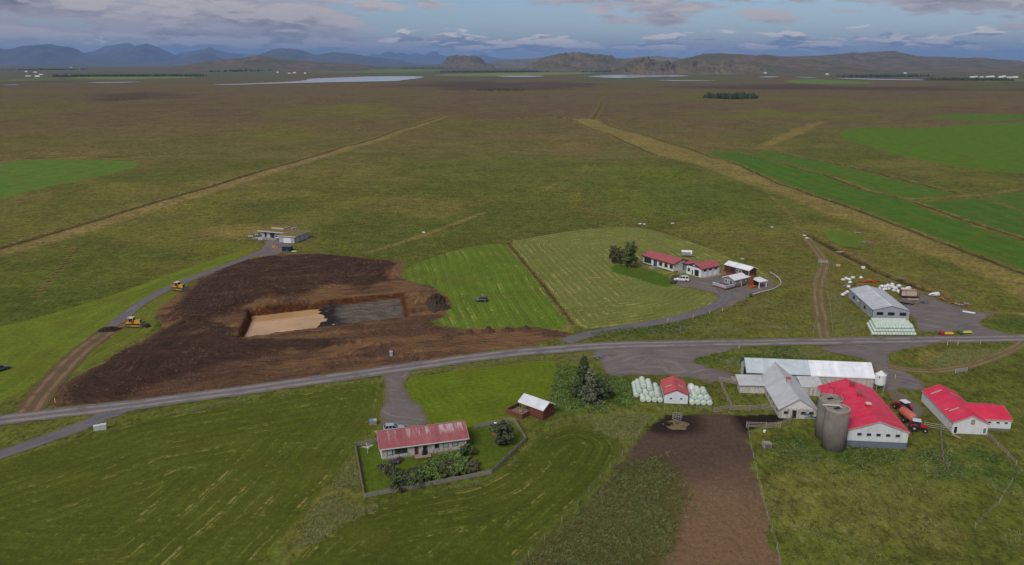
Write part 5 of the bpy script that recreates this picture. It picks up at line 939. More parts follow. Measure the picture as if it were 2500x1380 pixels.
boxy('utility_cabinet', 'pair of pale grey utility cabinets beside the side road', 'cabinet', (245, 1049), 20, [('cabinet_body', GB, (-1.2, 0, -.4, .4, -.2, 1.0)), ('cabinet_lid', LB, (-1.25, .03, -.45, .45, 1.002, 1.08)), ('cabinet_body', GB, (.04, 1.2, -.4, .4, -.2, 1.1)), ('cabinet_lid', LB, (.02, 1.25, -.45, .45, 1.102, 1.18))])
boxy('utility_cabinet', 'upright blue grey utility cabinet on the brown soil above the road', 'cabinet', (955, 869), 8, [('cabinet_body', M('cabinet_blue', (.26, .33, .40), .5, .06), (-.4, .4, -.3, .3, -.2, 1.25)), ('cabinet_lid', GB, (-.44, .44, -.34, .34, 1.252, 1.33))])
boxy('waste_bins', 'wooden bin rack with a blue lid beside the gravel drive', 'bin rack', (911, 1036), 8, [('rack', OLDWOOD, (-.8, .8, -.45, .45, 0, 1.0)), ('lid', M('lid_blue', (.06, .26, .62), .4), (-.78, -.05, -.42, .42, 1.002, 1.12)), ('lid', GB, (.05, .78, -.42, .42, 1.002, 1.08))])
boxy('concrete_hatch', 'square concrete hatch set in a grassy mound by the paddock', 'hatch', (1872, 1092), 4, [('frame', CONC, (-.8, .8, -.5, .7, -.3, 1.0)), ('cover', M('hatch_dark', (.10, .095, .10), .8), (-.55, .55, -.54, -.502, .1, .85))])
x, y = G(1866, 1056); r = thing('salt_tub', 'little white salt lick tub in the green grass below the muck pen', 'tub', (x, y, 0)); MB().lathe([(.22, 0), (.30, .5), (.24, .5), (.22, .42)], 12).build('tub', WHITE2, r); MB().lathe([(.2, .2), (.2, .4)], 10).build('lick', WHITE, r)
boxy('skip_container', 'dark blue open topped waste container beside the turf house drive', 'container', (702, 612), -6, [('side', M('skip_navy', (.012, .02, .03), .6), (-1.9, 1.9, -1.1, -1.0, 0, 1.9)), ('side', MATS['skip_navy'], (-1.9, 1.9, 1.0, 1.1, 0, 1.9)), ('end', MATS['skip_navy'], (-1.9, -1.8, -.998, .998, 0, 1.9)), ('end', MATS['skip_navy'], (1.8, 1.9, -.998, .998, 0, 1.9)), ('cover', M('skip_cover', (.10, .12, .14), .7), (-1.95, 1.95, -1.15, 1.15, 1.902, 1.98))])
x, y = G(672, 606); r = thing('firewood_pile', 'orange heap of split timber at the top of the turf house drive', 'woodpile', (x, y, 0)); FW = M('fresh_wood', (.55, .26, .08), .8, .35, 1)
for k in range(26): a = random.uniform(0, 6.28); rad = random.uniform(0, 1.6); m = MB().box(-.9, .9, -.1, .1, -.09, .09).build('timber', FW, r); m.location = (rad * math.cos(a), rad * math.sin(a), .15 + (1.7 - rad) * .6 * random.random()); m.rotation_euler = (random.uniform(-.3, .3), random.uniform(-.4, .4), random.uniform(0, 6.28))
boxy('blue_tub', 'small blue tub in front of the dark waste container', 'tub', (701, 615), 0, [('tub_body', M('tub_blue', (.03, .12, .32), .5), (-.5, .5, -.35, .35, 0, .5)), ('tub_rim', MATS['tub_blue'], (-.55, .55, -.4, .4, .502, .57))])
boxy('loose_sheet', 'white sheet lying on the grass right of the waste container', 'sheet', (718, 614), 8, [('board', WHITE2, (-.9, .9, -.5, .5, .02, .14)), ('batten', WHITE, (-.9, .9, -.05, .05, .142, .2))])
for k, (px, lb) in enumerate((((646, 575), 'white tarpaulin bundle on the terrace of the turf roofed house'), ((653, 573), 'smaller white bundle nearer the door of the turf roofed house'))):
    x, y = G(*px); m = MB().lathe([(.1, 0), (.8, .1), (.7, .6), (.3, .95), (.05, 1.0)], 9); m.v = [(a * random.uniform(.8, 1.3), b * random.uniform(.8, 1.3), c) for a, b, c in m.v]; prop(m.build('tarpaulin_bundle', BALEW, None, True, (x, y, .13)), lb, 'tarpaulin')
x, y = G(633, 577); r = thing('motorboat', 'small grey boat on the terrace corner of the turf roofed house', 'boat', (x, y, .1), R(15)); MB().add([(-2, -.8, .9), (1.2, -.8, .95), (2.3, 0, 1.1), (1.2, .8, .95), (-2, .8, .9), (-1.8, -.4, .2), (1.0, -.35, .2), (1.7, 0, .35), (1.0, .35, .2), (-1.8, .4, .2)], [(0, 1, 6, 5), (1, 2, 7, 6), (2, 3, 8, 7), (3, 4, 9, 8), (4, 0, 5, 9), (5, 6, 7, 8, 9), (4, 3, 2, 1, 0)]).build('hull', GB, r); MB().box(-.4, .6, -.5, .5, .96, 1.35, .15, .1).build('windscreen', GLASS, r)
boxy('sign_board', 'grey board standing on the grass left of the turf house yard', 'board', (636, 588), 10, [('panel', GB, (-.9, .9, -.05, .05, .3, 1.7)), ('leg', STEEL, (-.7, -.6, .052, .12, -.2, 1.6)), ('leg', STEEL, (.6, .7, .052, .12, -.2, 1.6))])
boxy('garden_bench', 'small slatted bench on the grass left of the turf house', 'bench', (612, 580), 0, [('seat', STEEL, (-1, 1, -.25, .25, .4, .48)), ('leg', STEEL, (-.9, -.8, -.2, .2, 0, .398)), ('leg', STEEL, (.8, .9, -.2, .2, 0, .398)), ('backrest', STEEL, (-1, 1, .252, .3, .45, .95))])
# clothes dryer in the bungalow garden
x, y = G(898, 1108); r = thing('clothes_dryer', 'white rotary clothes dryer in the bungalow garden', 'clothes dryer', (x, y, 0), R(20)); MB().tube([(0, 0, 0), (0, 0, 1.6)], .04).build('pole', WHITE2, r)
for k in range(4): a = k * math.pi / 2; MB().tube([(0, 0, 1.5), (1.2 * math.cos(a), 1.2 * math.sin(a), 1.75)], .035).build('arm', WHITE2, r)
m = MB(); [m.tube([(rr_ * math.cos(k * math.pi / 2), rr_ * math.sin(k * math.pi / 2), 1.5 + .2 * rr_) for k in range(5)], .012, 3) for rr_ in (.5, .8, 1.15)]; q = m.build('line', WHITE2, r); q['kind'] = 'stuff'
# feed silo
x, y = G(2146, 951); r = thing('feed_silo', 'white feed silo on legs at the end of the long barn', 'feed silo', (x, y, 0)); MB().lathe([(.3, .7), (1.25, 1.5), (1.25, 3.9), (.45, 4.5), (.35, 4.7), (.1, 4.75)], 28).build('hopper', M('silo_white', (.62, .63, .65), .4, .06), r)
for k in range(4): a = k * math.pi / 2 + .6; MB().tube([(1.2 * math.cos(a), 1.2 * math.sin(a), -.2), (1.2 * math.cos(a), 1.2 * math.sin(a), 2.6)], .06).build('leg', STEEL, r)
MB().tube([(1.32, -.2, .2), (1.32, -.2, 4.2), (.5, -.1, 4.9)], .05).tube([(1.32, .2, .2), (1.32, .2, 4.2), (.5, .1, 4.9)], .05).build('ladder', STEEL, r); MB().T(-.75, -1.02, 3.6, R(36)).box(-.35, .35, -.03, .03, -.2, .2).build('nameplate', M('plate_dark', (.12, .13, .15), .6), r)
# feed ring with a dark cow lying in the straw
r = thing('feed_ring', 'round tubular feeder on the straw in the muddy paddock', 'feeder', (*G(1653, 1023), .05)); RING = M('ring_steel', (.30, .30, .33), .5)
for z in (.15, .65, 1.05): MB().tube([(1.05 * math.cos(t), 1.05 * math.sin(t), z) for t in np.linspace(0, 6.2832, 25)], .04, 5).build('hoop', RING, r)
for k in range(12): a = k * math.pi / 6; MB().tube([(1.05 * math.cos(a), 1.05 * math.sin(a), 0), (1.05 * math.cos(a), 1.05 * math.sin(a), 1.05)], .025, 4).build('bar', RING, r)
x, y = G(1651, 1038); m = MB(); n = 26; V = []; F = []
for i in range(9):
    for k in range(n): a = 2 * math.pi * k / n; rad = i / 8; V.append((2.7 * rad * math.cos(a) * (1 + .12 * math.sin(3 * a) + .1 * math.sin(7 * a + 1)), 2.4 * rad * math.sin(a) * (1 + .12 * math.sin(5 * a)), .45 * (1 - rad ** 2) + random.uniform(-.09, .09) * (i > 0) - .03))
for i in range(8):
    for k in range(n): F.append((i * n + k, i * n + (k + 1) % n, (i + 1) * n + (k + 1) % n, (i + 1) * n + k)) if i else F.append((0, n + (k + 1) % n, n + k)[::-1])
m.add(V, F); prop(m.build('straw_bed', M('straw', (.15, .115, .060), .95, .4, 1.5, dirt=(.07, .05, .035), dirt_amt=.5, bump=.6), None, True, (x, y, .02)), 'trampled straw mound around the feed ring', 'straw', kind=None)
def skinned(name, mat, parent, verts, edges, root=0, sub=2, loc=(0, 0, 0)):
    me = bpy.data.meshes.new(name); me.from_pydata([v[:3] for v in verts], [], edges); o = bpy.data.objects.new(name, me); C.objects.link(o); o.parent = parent; o.location = loc
    md = o.modifiers.new('skin', 'SKIN'); 
    for i, v in enumerate(verts): sv = me.skin_vertices[0].data[i]; sv.radius = (v[3], v[4] if len(v) > 4 else v[3]); sv.use_root = i == root
    sb = o.modifiers.new('sub', 'SUBSURF'); sb.levels = sub; sb.render_levels = sub; me.materials.append(mat); return o
x, y = G(1628, 1040); r = thing('cow', 'black cow lying on the straw beside the feed ring', 'cow', (x, y, .28), R(-38)); COW = M('cow_black', (.010, .008, .008), .7, .2)
skinned('body', COW, r, [(0, 0, .35, .38, .34), (-.45, 0, .36, .36, .36), (-.8, 0, .28, .24, .26), (.45, 0, .36, .34, .34), (.75, 0, .48, .20, .22), (.98, .05, .66, .13, .15), (1.12, .08, .70, .14, .13), (1.38, .12, .58, .08, .08), (.45, .38, .12, .10), (.72, .46, .06, .06), (.5, .55, .05, .045), (.4, -.38, .12, .10), (.66, -.46, .06, .06), (.45, -.55, .05, .045), (-.55, .40, .14, .14), (-.25, .55, .08, .07), (-.5, .66, .05, .05), (-.95, 0, .30, .05), (-1.08, .1, .10, .03), (1.08, .24, .76, .035), (1.08, -.08, .76, .035)],
        [(0, 1), (1, 2), (0, 3), (3, 4), (4, 5), (5, 6), (6, 7), (3, 8), (8, 9), (9, 10), (3, 11), (11, 12), (12, 13), (1, 14), (14, 15), (15, 16), (2, 17), (17, 18), (6, 19), (6, 20)])
# soil heaps
PEATM = MATS['peat']
def heap(label, px, rx, ry, hh, rz, seed, mat, z=-.05):
    x, y = G(*px); n = 34; mrings = 12; rr = random.Random(seed); ph = [rr.uniform(0, 6.28) for _ in range(6)]; V = []; F = []
    for i in range(mrings + 1):
        for k in range(n):
            a = 2 * math.pi * k / n; rad = i / mrings; e = 1 + .12 * math.sin(2 * a + ph[0]) + .08 * math.sin(5 * a + ph[1]) + .05 * math.sin(9 * a + ph[2])
            zz = hh * max(0, 1 - rad ** 1.6) * (1 + .25 * math.sin(3 * a * rad + ph[3])) + rr.uniform(-.14, .14) * hh * (1 if 0 < i < mrings else 0); V.append((rx * rad * e * math.cos(a) + rr.uniform(-.06, .06), ry * rad * e * math.sin(a) + rr.uniform(-.06, .06), zz if i < mrings else -.15))
    for i in range(mrings):
        for k in range(n): F.append((i * n + k, i * n + (k + 1) % n, (i + 1) * n + (k + 1) % n, (i + 1) * n + k)[::-1] if i else (0, n + (k + 1) % n, n + k)[::-1])
    o = MB().add(V, F).build('soil_heap', mat, None, False, (x, y, z)); o.rotation_euler = (0, 0, R(rz)); o.data.flip_normals(); return prop(o, label, 'soil heap', 'heaps of dug soil')
HEAPM = M('turf_soil', (.045, .030, .020), .95, .45, 1.6, dirt=(.085, .065, .04), dirt_amt=.6, bump=.6); HEAPB = M('heap_brown', (.075, .045, .026), .95, .45, 1.6, dirt=(.13, .085, .045), dirt_amt=.6, bump=.6)
heap('long dark soil heap standing at the right end of the pit', (1064, 740), 3.0, 10.5, 2.4, 8, 1, HEAPM); heap('low dark soil heap at the near end of the long heap', (1078, 754), 3.0, 2.6, 1.6, 0, 2, HEAPM)
for k, (px, rx, ry, hh, lb) in enumerate([((1090, 826), 1.9, 1.4, 1.0, 'leftmost soil heap in the row above the main road'), ((1147, 815), 1.5, 1.3, 1.3, 'second soil heap in the row above the main road'), ((1192, 811), 2.1, 1.5, 1.5, 'largest soil heap in the row above the main road'), ((1240, 808), 1.7, 1.4, 1.2, 'fourth soil heap in the row above the main road'), ((1284, 804), 1.5, 1.2, 1.0, 'rightmost soil heap in the row above the main road'), ((1118, 819), 2.6, 1.0, .7, 'low ridge of soil between the left heaps of the row')]): heap(lb, px, rx, ry, hh, 15, 10 + k, HEAPB)
heap('peat pushed up beside the nearer bulldozer on the earth track', (268, 806), 3.6, 2.6, .9, 30, 30, MATS['peat'])
# clods and stones lying on the dug ground
def clods(name, label, polys, n, s0, s1, mat, seed, keep=None):
    rng = np.random.default_rng(seed); P_ = []
    for poly in polys:
        a = np.array(poly); x = rng.uniform(a[:, 0].min(), a[:, 0].max(), n * 3); y = rng.uniform(a[:, 1].min(), a[:, 1].max(), n * 3); ok = (sdf(poly, x, y) > .5) & (fbm(x, y, 7, 3, seed) > .5) & (sdf(PIT, x, y) < -1.0); P_.append(np.stack([x[ok], y[ok]], 1)[:n])
    P_ = np.concatenate(P_); N_ = len(P_); z = H_of(P_[:, 0], P_[:, 1]); sz = rng.uniform(s0, s1, N_) ** 1.0; base = np.array([(1, 0, 0), (0, 1, 0), (-1, 0, 0), (0, -1, 0), (0, 0, 1), (0, 0, -1)], float)
    V = base[None] * sz[:, None, None] * rng.uniform(.6, 1.3, (N_, 6, 3)) * np.array([1, 1, .7]); al = rng.uniform(0, 6.283, N_); c_, s_ = np.cos(al)[:, None], np.sin(al)[:, None]; V = np.stack([V[..., 0] * c_ - V[..., 1] * s_, V[..., 0] * s_ + V[..., 1] * c_, V[..., 2]], -1) + np.column_stack([P_, z + .02])[:, None]
    f = np.array([(0, 1, 4), (1, 2, 4), (2, 3, 4), (3, 0, 4), (1, 0, 5), (2, 1, 5), (3, 2, 5), (0, 3, 5)]); F = (f[None] + 6 * np.arange(N_)[:, None, None]).reshape(-1, 3); return prop(obj(name, np_mesh(name, V.reshape(-1, 3), F, mat)), label, 'soil clods', kind='stuff')
clods('soil_clods', 'dark clods of peat strewn over the dug ground', [PEAT1, PEAT2], 2600, .10, .34, M('clod_dark', (.050, .032, .022), .95, .4, 1), 301); clods('soil_clods', 'light brown clods strewn along the road side of the dug ground', [SOIL], 2400, .08, .26, M('clod_light', (.16, .10, .055), .95, .4, 1), 302)
# scrap and trailers round the steel shed
WEATH = M('peeling_van', (.46, .38, .31), .85, .3, 1.5, dirt=(.14, .07, .045), dirt_amt=.8)
boxy('old_wagon', 'rusty pale hay wagon with a faded box behind the steel shed', 'wagon', (2218, 727), -8, [('box_side', WEATH, (-2.6, 2.2, -1.1, -1.0, .9, 2.7)), ('box_side', WEATH, (-2.6, 2.2, 1.0, 1.1, .9, 2.7)), ('box_end', RUST, (-2.75, -2.62, -1.1, 1.1, .7, 2.7)), ('floor', RUST, (-2.6, 3.2, -1.0, 1.0, .75, .88)), ('top_rail', RUST, (-2.8, 2.3, -1.16, -1.102, 2.6, 2.8)), ('hoop', RUST, (3.0, 3.12, -1.0, 1.0, 2.4, 2.55)), ('hoop', RUST, (3.0, 3.12, -1.0, -.9, .88, 2.398)), ('box_post', RUST, (-1.4, -1.25, -1.14, -1.102, .9, 2.6)), ('box_post', RUST, (2.05, 2.2, -1.14, -1.102, .9, 2.6)), ('wheel_block', RUBBER, (-1.6, -.9, -.9, .9, 0, .7)), ('wheel_block', RUBBER, (1.2, 1.9, -.9, .9, 0, .7))])
boxy('flat_trailer', 'low mossy flat trailer parked in front of the old wagon', 'trailer', (2213, 742), -35, [('bed', M('mossy_deck', (.13, .10, .085), .9, .4, 2), (-2.2, 2.2, -1.0, 1.0, .6, .78)), ('wheel_block', RUBBER, (-.6, .6, -1.15, -1.002, 0, .62)), ('wheel_block', RUBBER, (-.6, .6, 1.002, 1.15, 0, .62)), ('drawbar', RUST, (2.2, 3.4, -.08, .08, .5, .62))])
x, y = G(2230, 737); r = thing('timber_beam', 'long pale timber beam resting on blocks beside the flat trailer', 'beam', (x, y, 0), R(3)); MB().box(-1.9, 1.6, -.2, .2, .7, 1.0).build('beam', M('pale_beam', (.42, .31, .20), .8), r); MB().box(-1.4, -1.1, -.25, .25, 0, .698).build('block', OLDWOOD, r); MB().box(.9, 1.2, -.25, .25, 0, .698).build('block', OLDWOOD, r)
x, y = G(2280, 724); r = thing('wrapped_boat', 'boat shrouded in white plastic on the grass beyond the steel shed', 'boat', (x, y, 0), R(8)); MB().T(0, 0, .75).lathe([(.05, -2.2), (.35, -1.5), (.62, -.6), (.75, .5), (.8, 1.5), (.55, 1.75), (.1, 1.8)], 14, 'x').build('shrink_wrap', BALEW, r, True); MB().box(-1.0, -.85, -.5, .5, 0, .3).build('cradle', OLDWOOD, r); MB().box(.9, 1.05, -.6, .6, 0, .3).build('cradle', OLDWOOD, r); MB().box(-1.6, 0, -.66, -.58, .85, .95).build('dark_seam', BLACK, r)
boxy('white_boards', 'stack of white boards lying at the right edge of the shed yard', 'boards', (2365, 763), -38, [('board', WHITE2, (-1.7, 1.7, -.6, -.1, .05, .2)), ('board', WHITE, (-1.6, 1.8, .0, .5, .05, .2)), ('bearer', OLDWOOD, (-1.2, -1.1, -.7, .6, -.05, .048))])
def scrap(label, px, mats, n, spread, seed):
    x, y = G(*px); r = thing('scrap_heap', label, 'scrap', (x, y, 0)); rr = random.Random(seed)
    for k in range(n):
        l = rr.uniform(.5, 1.6); m = MB().box(-l, l, -.10, .10, -.08, .08) if k % 2 else MB().tube([(-l, 0, 0), (0, .2, .15), (l, 0, 0)], .07, 5)
        q = m.build('scrap_bar', rr.choice(mats), r); q.location = (rr.uniform(-1, 1) * spread[0], rr.uniform(-1, 1) * spread[1], rr.uniform(.08, .6)); q.rotation_euler = (rr.uniform(-.5, .5), rr.uniform(-.5, .5), rr.uniform(0, 6.28))
SCR = M('scrap_red', (.42, .045, .02), .6, .2); SCD = M('scrap_dark', (.10, .085, .08), .8, .3); SCT = M('scrap_tan', (.34, .17, .09), .8, .3)
scrap('tangle of bright red farm machinery behind the steel shed', (2126, 690), [SCR, SCR, SCR, SCD], 34, (3.0, 1.2), 1); scrap('small tangle of faded red tines left of the steel shed roof', (2092, 697), [M('scrap_pink', (.45, .20, .15), .7), SCD], 10, (.9, .5), 2); scrap('rust brown scrap iron on the verge right of the wrapped boat', (2307, 733), [SCT, SCD, RUST], 22, (1.7, .8), 3); scrap('red and grey scrap machinery at the edge of the shed yard', (2346, 745), [SCR, SCD, SCD, STEEL], 26, (2.3, .9), 4)
scrap('dark tyres and planks left of the red machinery tangle', (2068, 700), [SCD, OLDWOOD], 9, (1.3, .6), 5); scrap('pinkish timber debris on the green patch above the shed', (2120, 594), [M('debris_pink', (.33, .20, .14), .8), OLDWOOD], 28, (3.4, 1.6), 6); scrap('grey planks on the left end of the green patch', (2098, 571), [OLDWOOD, M('plank_pale', (.40, .34, .27), .8)], 9, (1.6, .8), 7); scrap('pale planks lying beside the field track', (2048, 617), [MATS['plank_pale']], 5, (1.8, .6), 8); scrap('dark scrap metal leaning by the yard edge grass', (2257, 741), [SCD], 7, (1.2, .5), 9); scrap('long grey beams beside the ditch behind the white bales', (2185, 682), [OLDWOOD], 8, (3, .8), 10); scrap('blue and brown machine parts at the weedy corner of the gravel yard', (1460, 874), [M('part_blue', (.10, .17, .24), .6), RUST, OLDWOOD], 9, (1.0, .8), 12)
boxy('concrete_block', 'pinkish concrete block lying beside the field gate', 'block', (2046, 650), -8, [('block', M('pink_block', (.44, .32, .25), .9), (-.75, .75, -.4, .4, 0, .75)), ('lifting_loop', RUST, (-.1, .1, -.05, .05, .752, .86))]); boxy('plastic_tank', 'white plastic tank standing in the grass above the shed', 'tank', (2107, 656), 10, [('tank', WHITE2, (-.5, .5, -.45, .45, .1, .95)), ('cap', BLACK, (-.12, .12, -.12, .12, .952, 1.02)), ('pallet', OLDWOOD, (-.6, .6, -.5, .5, 0, .098))])
for k, (px, lb) in enumerate([((1563, 546), 'white plastic scraps on the moor above the meadow, left pair'), ((1573, 547), 'white plastic scraps on the moor above the meadow, middle'), ((1643, 545), 'white plastic scrap on the moor above the farmhouse trailer'), ((1885, 555), 'pale scrap on the rough hillside above the field track'), ((1965, 576), 'upper of two white sheep feed bags by the field track'), ((1971, 582), 'lower of two white feed bags by the field track'), ((1812, 633), 'grey metal sheet lying behind the brown cabin'), ((1034, 568), 'pale plank lying beside the hill path')]):
    x, y = G(*px); m = MB().lathe([(.15, 0), (.7, .05), (.6, .3), (.2, .42)], 7); m.v = [(a * random.uniform(.7, 1.7), b * random.uniform(.6, 1.2), c) for a, b, c in m.v]; prop(m.build('plastic_scrap', BALEW if k != 6 else STEEL, None, False, (x, y, hz(x, y))), lb, 'plastic')
boxy('leaning_pole', 'leaning grey pole stay in the grass below the drive', 'pole', (1661, 808), -60, [('pole', OLDWOOD, (-.09, .09, -.09, .09, -.2, 1.6)), ('stay', OLDWOOD, (-2.6, -.092, -.07, .07, .05, .2))])
boxy('plank_ramp', 'plank ramp leading up to the open door of the right shed', 'ramp', (2335, 1066), -70, [('plank', M('ramp_wood', (.30, .25, .17), .9), (-1.0, .9, -.25, .25, .0, .12)), ('cleat', OLDWOOD, (-.3, -.22, -.25, .25, .122, .16))])
# ------------------------------------------------------------------ trees, shrubs, weeds
def leaf_mat(name, c1, c2):
    if name in MATS: return MATS[name]
    t = NT(name, .7, .2); p = t.pos(); n = t.noise(p, .9, 3); oi = t.attr('a_tone')
    c = t.scale(t.mix(t.ss(n, .35, .65), c1, c2), t.lin(oi, 0, 1, .55, 1.45)); MATS[name] = t.color(c); return MATS[name]
def leaves(centers, radii, per, size, rng, flat=1.0, blade=False):
    """leaf-sized quads through clump volumes, denser towards each clump's skin"""
    K = len(centers); idx = np.repeat(np.arange(K), per); n = len(idx)
    d = rng.normal(size=(n, 3)); d /= np.linalg.norm(d, axis=1)[:, None]; rad = rng.random(n) ** .45
    P_ = centers[idx] + d * (rad[:, None] * radii[idx][:, None]) * np.array([1, 1, flat])
    nrm = d * .6 + rng.normal(size=(n, 3)) * .7 + np.array([0, 0, .35]); nrm /= np.linalg.norm(nrm, axis=1)[:, None]
    if blade:
        al = rng.uniform(0, 6.283, n); sw = np.stack([np.cos(al), np.sin(al), np.zeros(n)], 1) * size * .16; up = np.column_stack([rng.normal(size=(n, 2)) * .7 + np.array([.3, .25]), np.full(n, .55)]) * (size * rng.uniform(.7, 1.6, n))[:, None]; P_[:, 2] = centers[idx][:, 2] - .05
        V = np.stack([P_ - sw, P_ + sw, P_ + sw * .5 + up, P_ - sw * .5 + up], 1).reshape(-1, 3); return V, np.arange(4 * n).reshape(-1, 4), np.repeat(np.clip(rng.random(K)[idx] * .6 + rng.random(n) * .4, 0, 1), 4)
    a = np.cross(nrm, rng.normal(size=(n, 3))); a /= np.linalg.norm(a, axis=1)[:, None]; b = np.cross(nrm, a)
    s = (size * rng.uniform(.6, 1.3, n))[:, None]; V = np.stack([P_ - a * s - b * s * .6, P_ + a * s - b * s * .6, P_ + a * s * .5 + b * s, P_ - a * s * .5 + b * s], 1).reshape(-1, 3)
    tone = np.repeat(np.clip(rng.random(K)[idx] * .6 + rng.random(n) * .4, 0, 1), 4)
    return V, np.arange(4 * n).reshape(-1, 4), tone
def leaf_obj(name, V, F, tone, mat, parent=None):
    me = np_mesh(name, V, F, mat); at = me.attributes.new('a_tone', 'FLOAT', 'POINT'); at.data.foreach_set('value', tone.astype(np.float32)); return obj(name, me, parent)
def tree(name, label, px, hgt, rad, kind, mat, seed, base=.12, nclump=70, per=70, size=.22, group=None, cat='tree', dx=0, dy=0):
    nclump = int(nclump * 1.7); per = int(per * .62); rng = np.random.default_rng(seed); x, y = G(*px); x += dx; y += dy; r = thing(name, label, cat, (x, y, hz(x, y)), 0, group); rr = random.Random(seed)
    BARK = M('bark', (.13, .105, .08), .95, .3, 4)
    z = rng.random(nclump) ** (.9 if kind != 'cone' else 1.25); a = rng.uniform(0, 6.283, nclump)
    if kind == 'round': prof = np.sqrt(np.clip(1 - (2 * z - 1) ** 2, .05, 1)) * .95
    elif kind == 'cone': prof = (1 - z) ** .75 * .95 + .05
    elif kind == 'column': prof = np.clip(np.sin(np.pi * (z * .92 + .06)), .1, 1) ** .6 * .9
    else: prof = np.clip(1 - np.abs(z - .35) * 1.2, .2, 1)
    q = rng.random(nclump) ** .5; zz = hgt * (base + (1 - base) * z * .95); cen = np.stack([np.cos(a) * prof * q * rad, np.sin(a) * prof * q * rad, zz], 1)
    if kind in ('round', 'column'):      # several leaning leaders, each with its own head of leaves
        nl = 6 if kind == 'round' else 5; la = rng.uniform(0, 6.283, nl); lr = rng.uniform(.25, .72, nl) * rad * (1 if kind == 'round' else .8); lz = hgt * rng.uniform(.42, .86, nl); lz[0] = hgt * .86; lr[0] *= .4; w = rng.integers(0, nl, nclump); d3 = rng.normal(size=(nclump, 3)); d3 /= np.linalg.norm(d3, axis=1)[:, None]; d3 *= (rng.random(nclump) ** .4)[:, None]
        lobe = np.stack([np.cos(la) * lr, np.sin(la) * lr, lz], 1)[w] + d3 * np.array([rad * .50, rad * .50, hgt * .24 if kind == 'round' else hgt * .22]); pickl = rng.random(nclump) < .62; cen = np.where(pickl[:, None], lobe, cen); cen[:, 2] = np.clip(cen[:, 2], hgt * base + .05, hgt)
    cr = rad * (.12 + .16 * rng.random(nclump) ** 1.5) * (1 if kind != 'cone' else .8)
    V, F, tone = leaves(cen, cr, per, size, rng, .85); leaf_obj('crown', V, F, tone, mat, r)
    m = MB(); m.tube([(0, 0, -.3), (rr.uniform(-.1, .1), rr.uniform(-.1, .1), hgt * .3), (rr.uniform(-.2, .2), rr.uniform(-.2, .2), hgt * .6), (rr.uniform(-.2, .2), 0, hgt * .92)], .035 * hgt * .55 + .05, 7, .03); m.build('trunk', BARK, r)
    for k in range(0, nclump, 9):
        c = cen[k]; z0 = max(.15 * hgt, c[2] - .22 * hgt - .2); MB().tube([(0, 0, z0), tuple(c * np.array([.5, .5, 1]) + np.array([0, 0, (z0 - c[2]) * .4])), tuple(c)], .05, 4, .015).build('limb', BARK, r)
    return r
DKG = leaf_mat('leaf_dark', (.056, .078, .036), (.090, .112, .048)); MDG = leaf_mat('leaf_mid', (.078, .112, .040), (.120, .146, .056)); LTG = leaf_mat('leaf_light', (.085, .155, .034), (.140, .190, .050)); GYG = leaf_mat('leaf_grey', (.110, .126, .080), (.150, .158, .104)); OLV = leaf_mat('leaf_olive', (.076, .084, .042), (.115, .110, .054))
tree('garden_tree', 'bushy olive tree left of the taller tree beside the farmhouse', (1506, 643), 6.2, 3.6, 'round', OLV, 1, .10, 60, 80, .22)
tree('garden_tree', 'taller leafy tree with pale stems beside the farmhouse', (1537, 654), 9.3, 3.3, 'column', MDG, 2, .10, 90, 80, .22)
tree('spruce_tree', 'dark narrow spruce rising behind the other trees in the weeds', (1424, 958), 9.6, 2.5, 'cone', DKG, 3, .03, 90, 80, .2)
tree('poplar_tree', 'grey green poplar in the middle of the weed patch', (1440, 986), 8.8, 2.3, 'cone', GYG, 4, .05, 90, 90, .2)
tree('willow_tree', 'dark rounded willow right of the poplar in the weed patch', (1464, 978), 4.6, 2.5, 'round', DKG, 5, .02, 60, 80, .2)
tree('willow_tree', 'dark willow left of the poplar in the weed patch', (1408, 972), 4.4, 2.0, 'round', DKG, 6, .02, 50, 80, .2)
tree('round_bush', 'big round dark bush inside the picket fence', (1229, 1085), 4.6, 2.35, 'round', leaf_mat('leaf_bush', (.058, .080, .046), (.086, .106, .060)), 7, .0, 70, 110, .17, cat='bush')
BG = 'shrubs in front of the bungalow'
